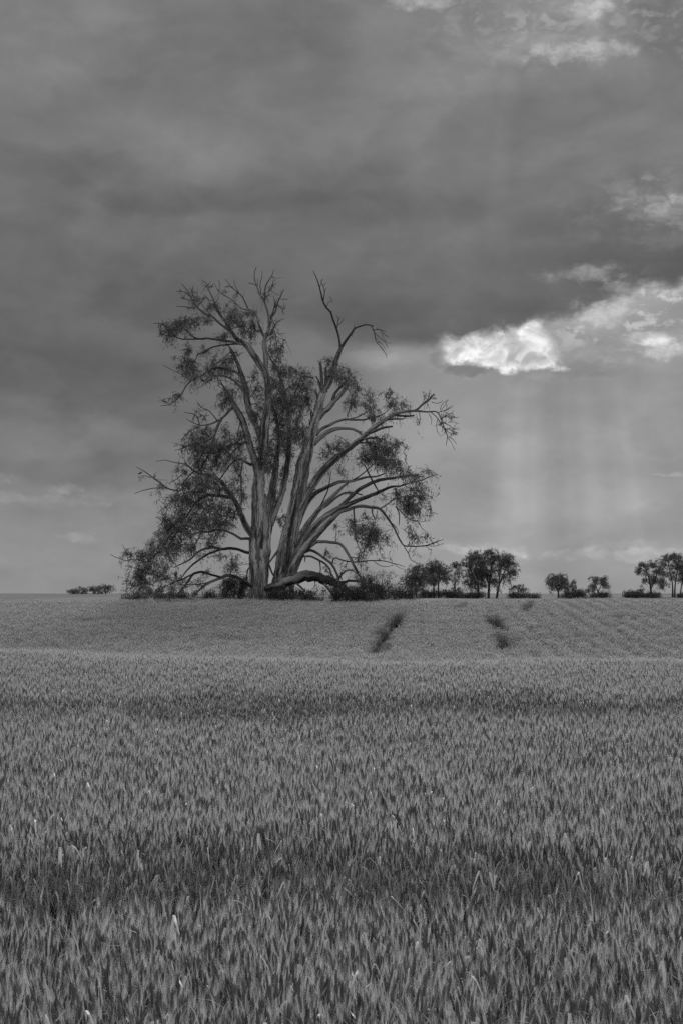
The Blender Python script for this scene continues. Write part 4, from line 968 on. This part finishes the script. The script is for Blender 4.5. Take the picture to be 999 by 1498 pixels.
torn = sstep(.47, .62, tex) * sstep(.44, .58, tex2) + (tex - .5) * .6
s = s + under * torn * .17 * sstep(740, 880, X0) * sstep(580, 470, Y0)
s = s + torn * .11 * sstep(560, 800, X0) * sstep(170, 60, Y0)
s = s + torn * .14 * sstep(850, 960, X0) * sstep(250, 300, Y0) * sstep(390, 340, Y0)


def hole(cx, cy, rx, ry, amp):
    global s
    a = (Xs - cx) / rx; b_ = (Ys - cy) / ry
    r = a * a * .8 + b_ * b_ * .8 + (tex - .5) * 6.0 + (tex2 - .5) * 7.0
    s = s + sstep(2.2, -.5, r) * (amp * (.75 + .8 * sstep(.3, .72, tex3)))


# the big gap: lies between the torn deck edge and a flat lower lip
Yj = Y0 + (f2 - .5) * 34 + (tex - .5) * 26
Xj = X0 + (f1 - .5) * 30 + (tex - .5) * 30
lip = 533. + 12. * sstep(690, 735, X0)
gap = sstep(-6, 12, Yj - edge + 4.) * sstep(4, -7, Yj - lip) * sstep(634, 664, Xj) * sstep(828, 800, Xj - (Y0 - 520.) * .55)
rim = 1. - sstep(4, 20, lip - Yj) * sstep(4, 26, Yj - edge)
s = s + gap * (.13 + .24 * sstep(.34, .66, tex3) + .10 * rim)
for h in ((745, 515, 95, 34, .035), (878, 463, 34, 15, .11), (960, 432, 70, 10, .09), (945, 507, 26, 8, .11), (972, 524, 30, 10, .10), (930, 480, 90, 40, .04), (990, 515, 30, 14, .05), (870, 412, 40, 8, .10),
          (990, 328, 46, 16, .11), (914, 302, 12, 20, .05), (945, 316, 40, 9, .09), (970, 330, 90, 34, .05), (866, 56, 30, 13, .13), (835, 20, 50, 12, .08), (850, 45, 110, 50, .06), (770, 90, 80, 20, .03), (625, 32, 36, 9, .16), (590, 6, 60, 7, .13), (700, 2, 60, 8, .12), (850, 108, 46, 10, .10), (940, 32, 36, 8, .08), (860, 408, 60, 10, .06),
          (70, 734, 60, 7, .05), (96, 716, 18, 5, .06), (122, 790, 22, 6, .05), (10, 705, 24, 8, .04), (700, 806, 40, 7, .05), (640, 800, 60, 8, .04), (930, 812, 90, 7, .06), (985, 697, 18, 3, .07), (900, 800, 40, 8, .04), (540, 528, 40, 10, .04)):
    hole(*h)
# grey cloudlets just below the big hole
for b_ in ((680, 541, 36, 9, -.10), (860, 545, 60, 14, -.03), (640, 525, 20, 12, -.05)):
    a = (Xs - b_[0]) / b_[2]; q_ = (Ys - b_[1]) / b_[3]
    s = s + sstep(1.3, .4, a * a + q_ * q_) * b_[4]
# sun shafts fanning from the hidden sun
SX, SY = SUN_AZ * F + 499.5, 868 - SUN_EL * F
ang = (X0 - SX) / vmax(Y0 - SY, 60.)
ray = noise(ang * 1.0, 0., 6.6, 12, 2.2, .5) - .5
ray2 = noise(ang * 1.0, 0., 1.6, 33, 1, .5) - .5
zone = sstep(490, 640, Y0) * sstep(870, 720, Y0) * sstep(-.11, -.06, ang) * sstep(.36, .12, ang)
s = s + zone * ((ray + .05) * .27 + ray2 * .06)
beam = sstep(-.150, -.115, ang) * sstep(-.055, -.100, ang) * sstep(60, 140, Y0) * sstep(420, 260, Y0)
s = s + beam * .02
s = s + sstep(.82, .30, dy) * (.25 - .10 * dx)  # unseen sky overhead and behind brightened, more at left, to light field and trunks
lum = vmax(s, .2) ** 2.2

sky = nt.nodes.new('ShaderNodeTexSky'); sky.sky_type = 'NISHITA'; sky.sun_disc = False
sky.sun_elevation = SUN_EL; sky.sun_rotation = SUN_AZ
bw = nt.nodes.new('ShaderNodeRGBToBW'); nt.links.new(sky.outputs[0], bw.inputs[0])
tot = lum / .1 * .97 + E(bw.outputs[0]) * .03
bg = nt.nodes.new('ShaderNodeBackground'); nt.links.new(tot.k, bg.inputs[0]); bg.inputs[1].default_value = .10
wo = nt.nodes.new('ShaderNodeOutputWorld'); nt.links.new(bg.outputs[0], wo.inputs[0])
Wd.cycles.sampling_method = 'MANUAL'; Wd.cycles.sample_map_resolution = 512

sun = bpy.data.lights.new('sun', 'SUN'); sun.energy = 1.5; sun.angle = math.radians(14); sun.color = (1, 1, 1)
so = bpy.data.objects.new('sun', sun); COL.objects.link(so)
so.rotation_euler = (math.radians(90) - SUN_EL, 0, math.pi - SUN_AZ)
so.location = (20, 100, 90)

# ------------------------------------------------------------------ render settings
S.render.engine = 'CYCLES'
S.view_settings.view_transform = 'Standard'; S.view_settings.look = 'None'
S.view_settings.gamma = 1; S.view_settings.exposure = 0; S.view_settings.use_curve_mapping = False
S.cycles.max_bounces = 6; S.cycles.diffuse_bounces = 3; S.cycles.transmission_bounces = 4
S.cycles.use_denoising = False; S.cycles.sample_clamp_direct = 2.0; S.cycles.sample_clamp_indirect = 2
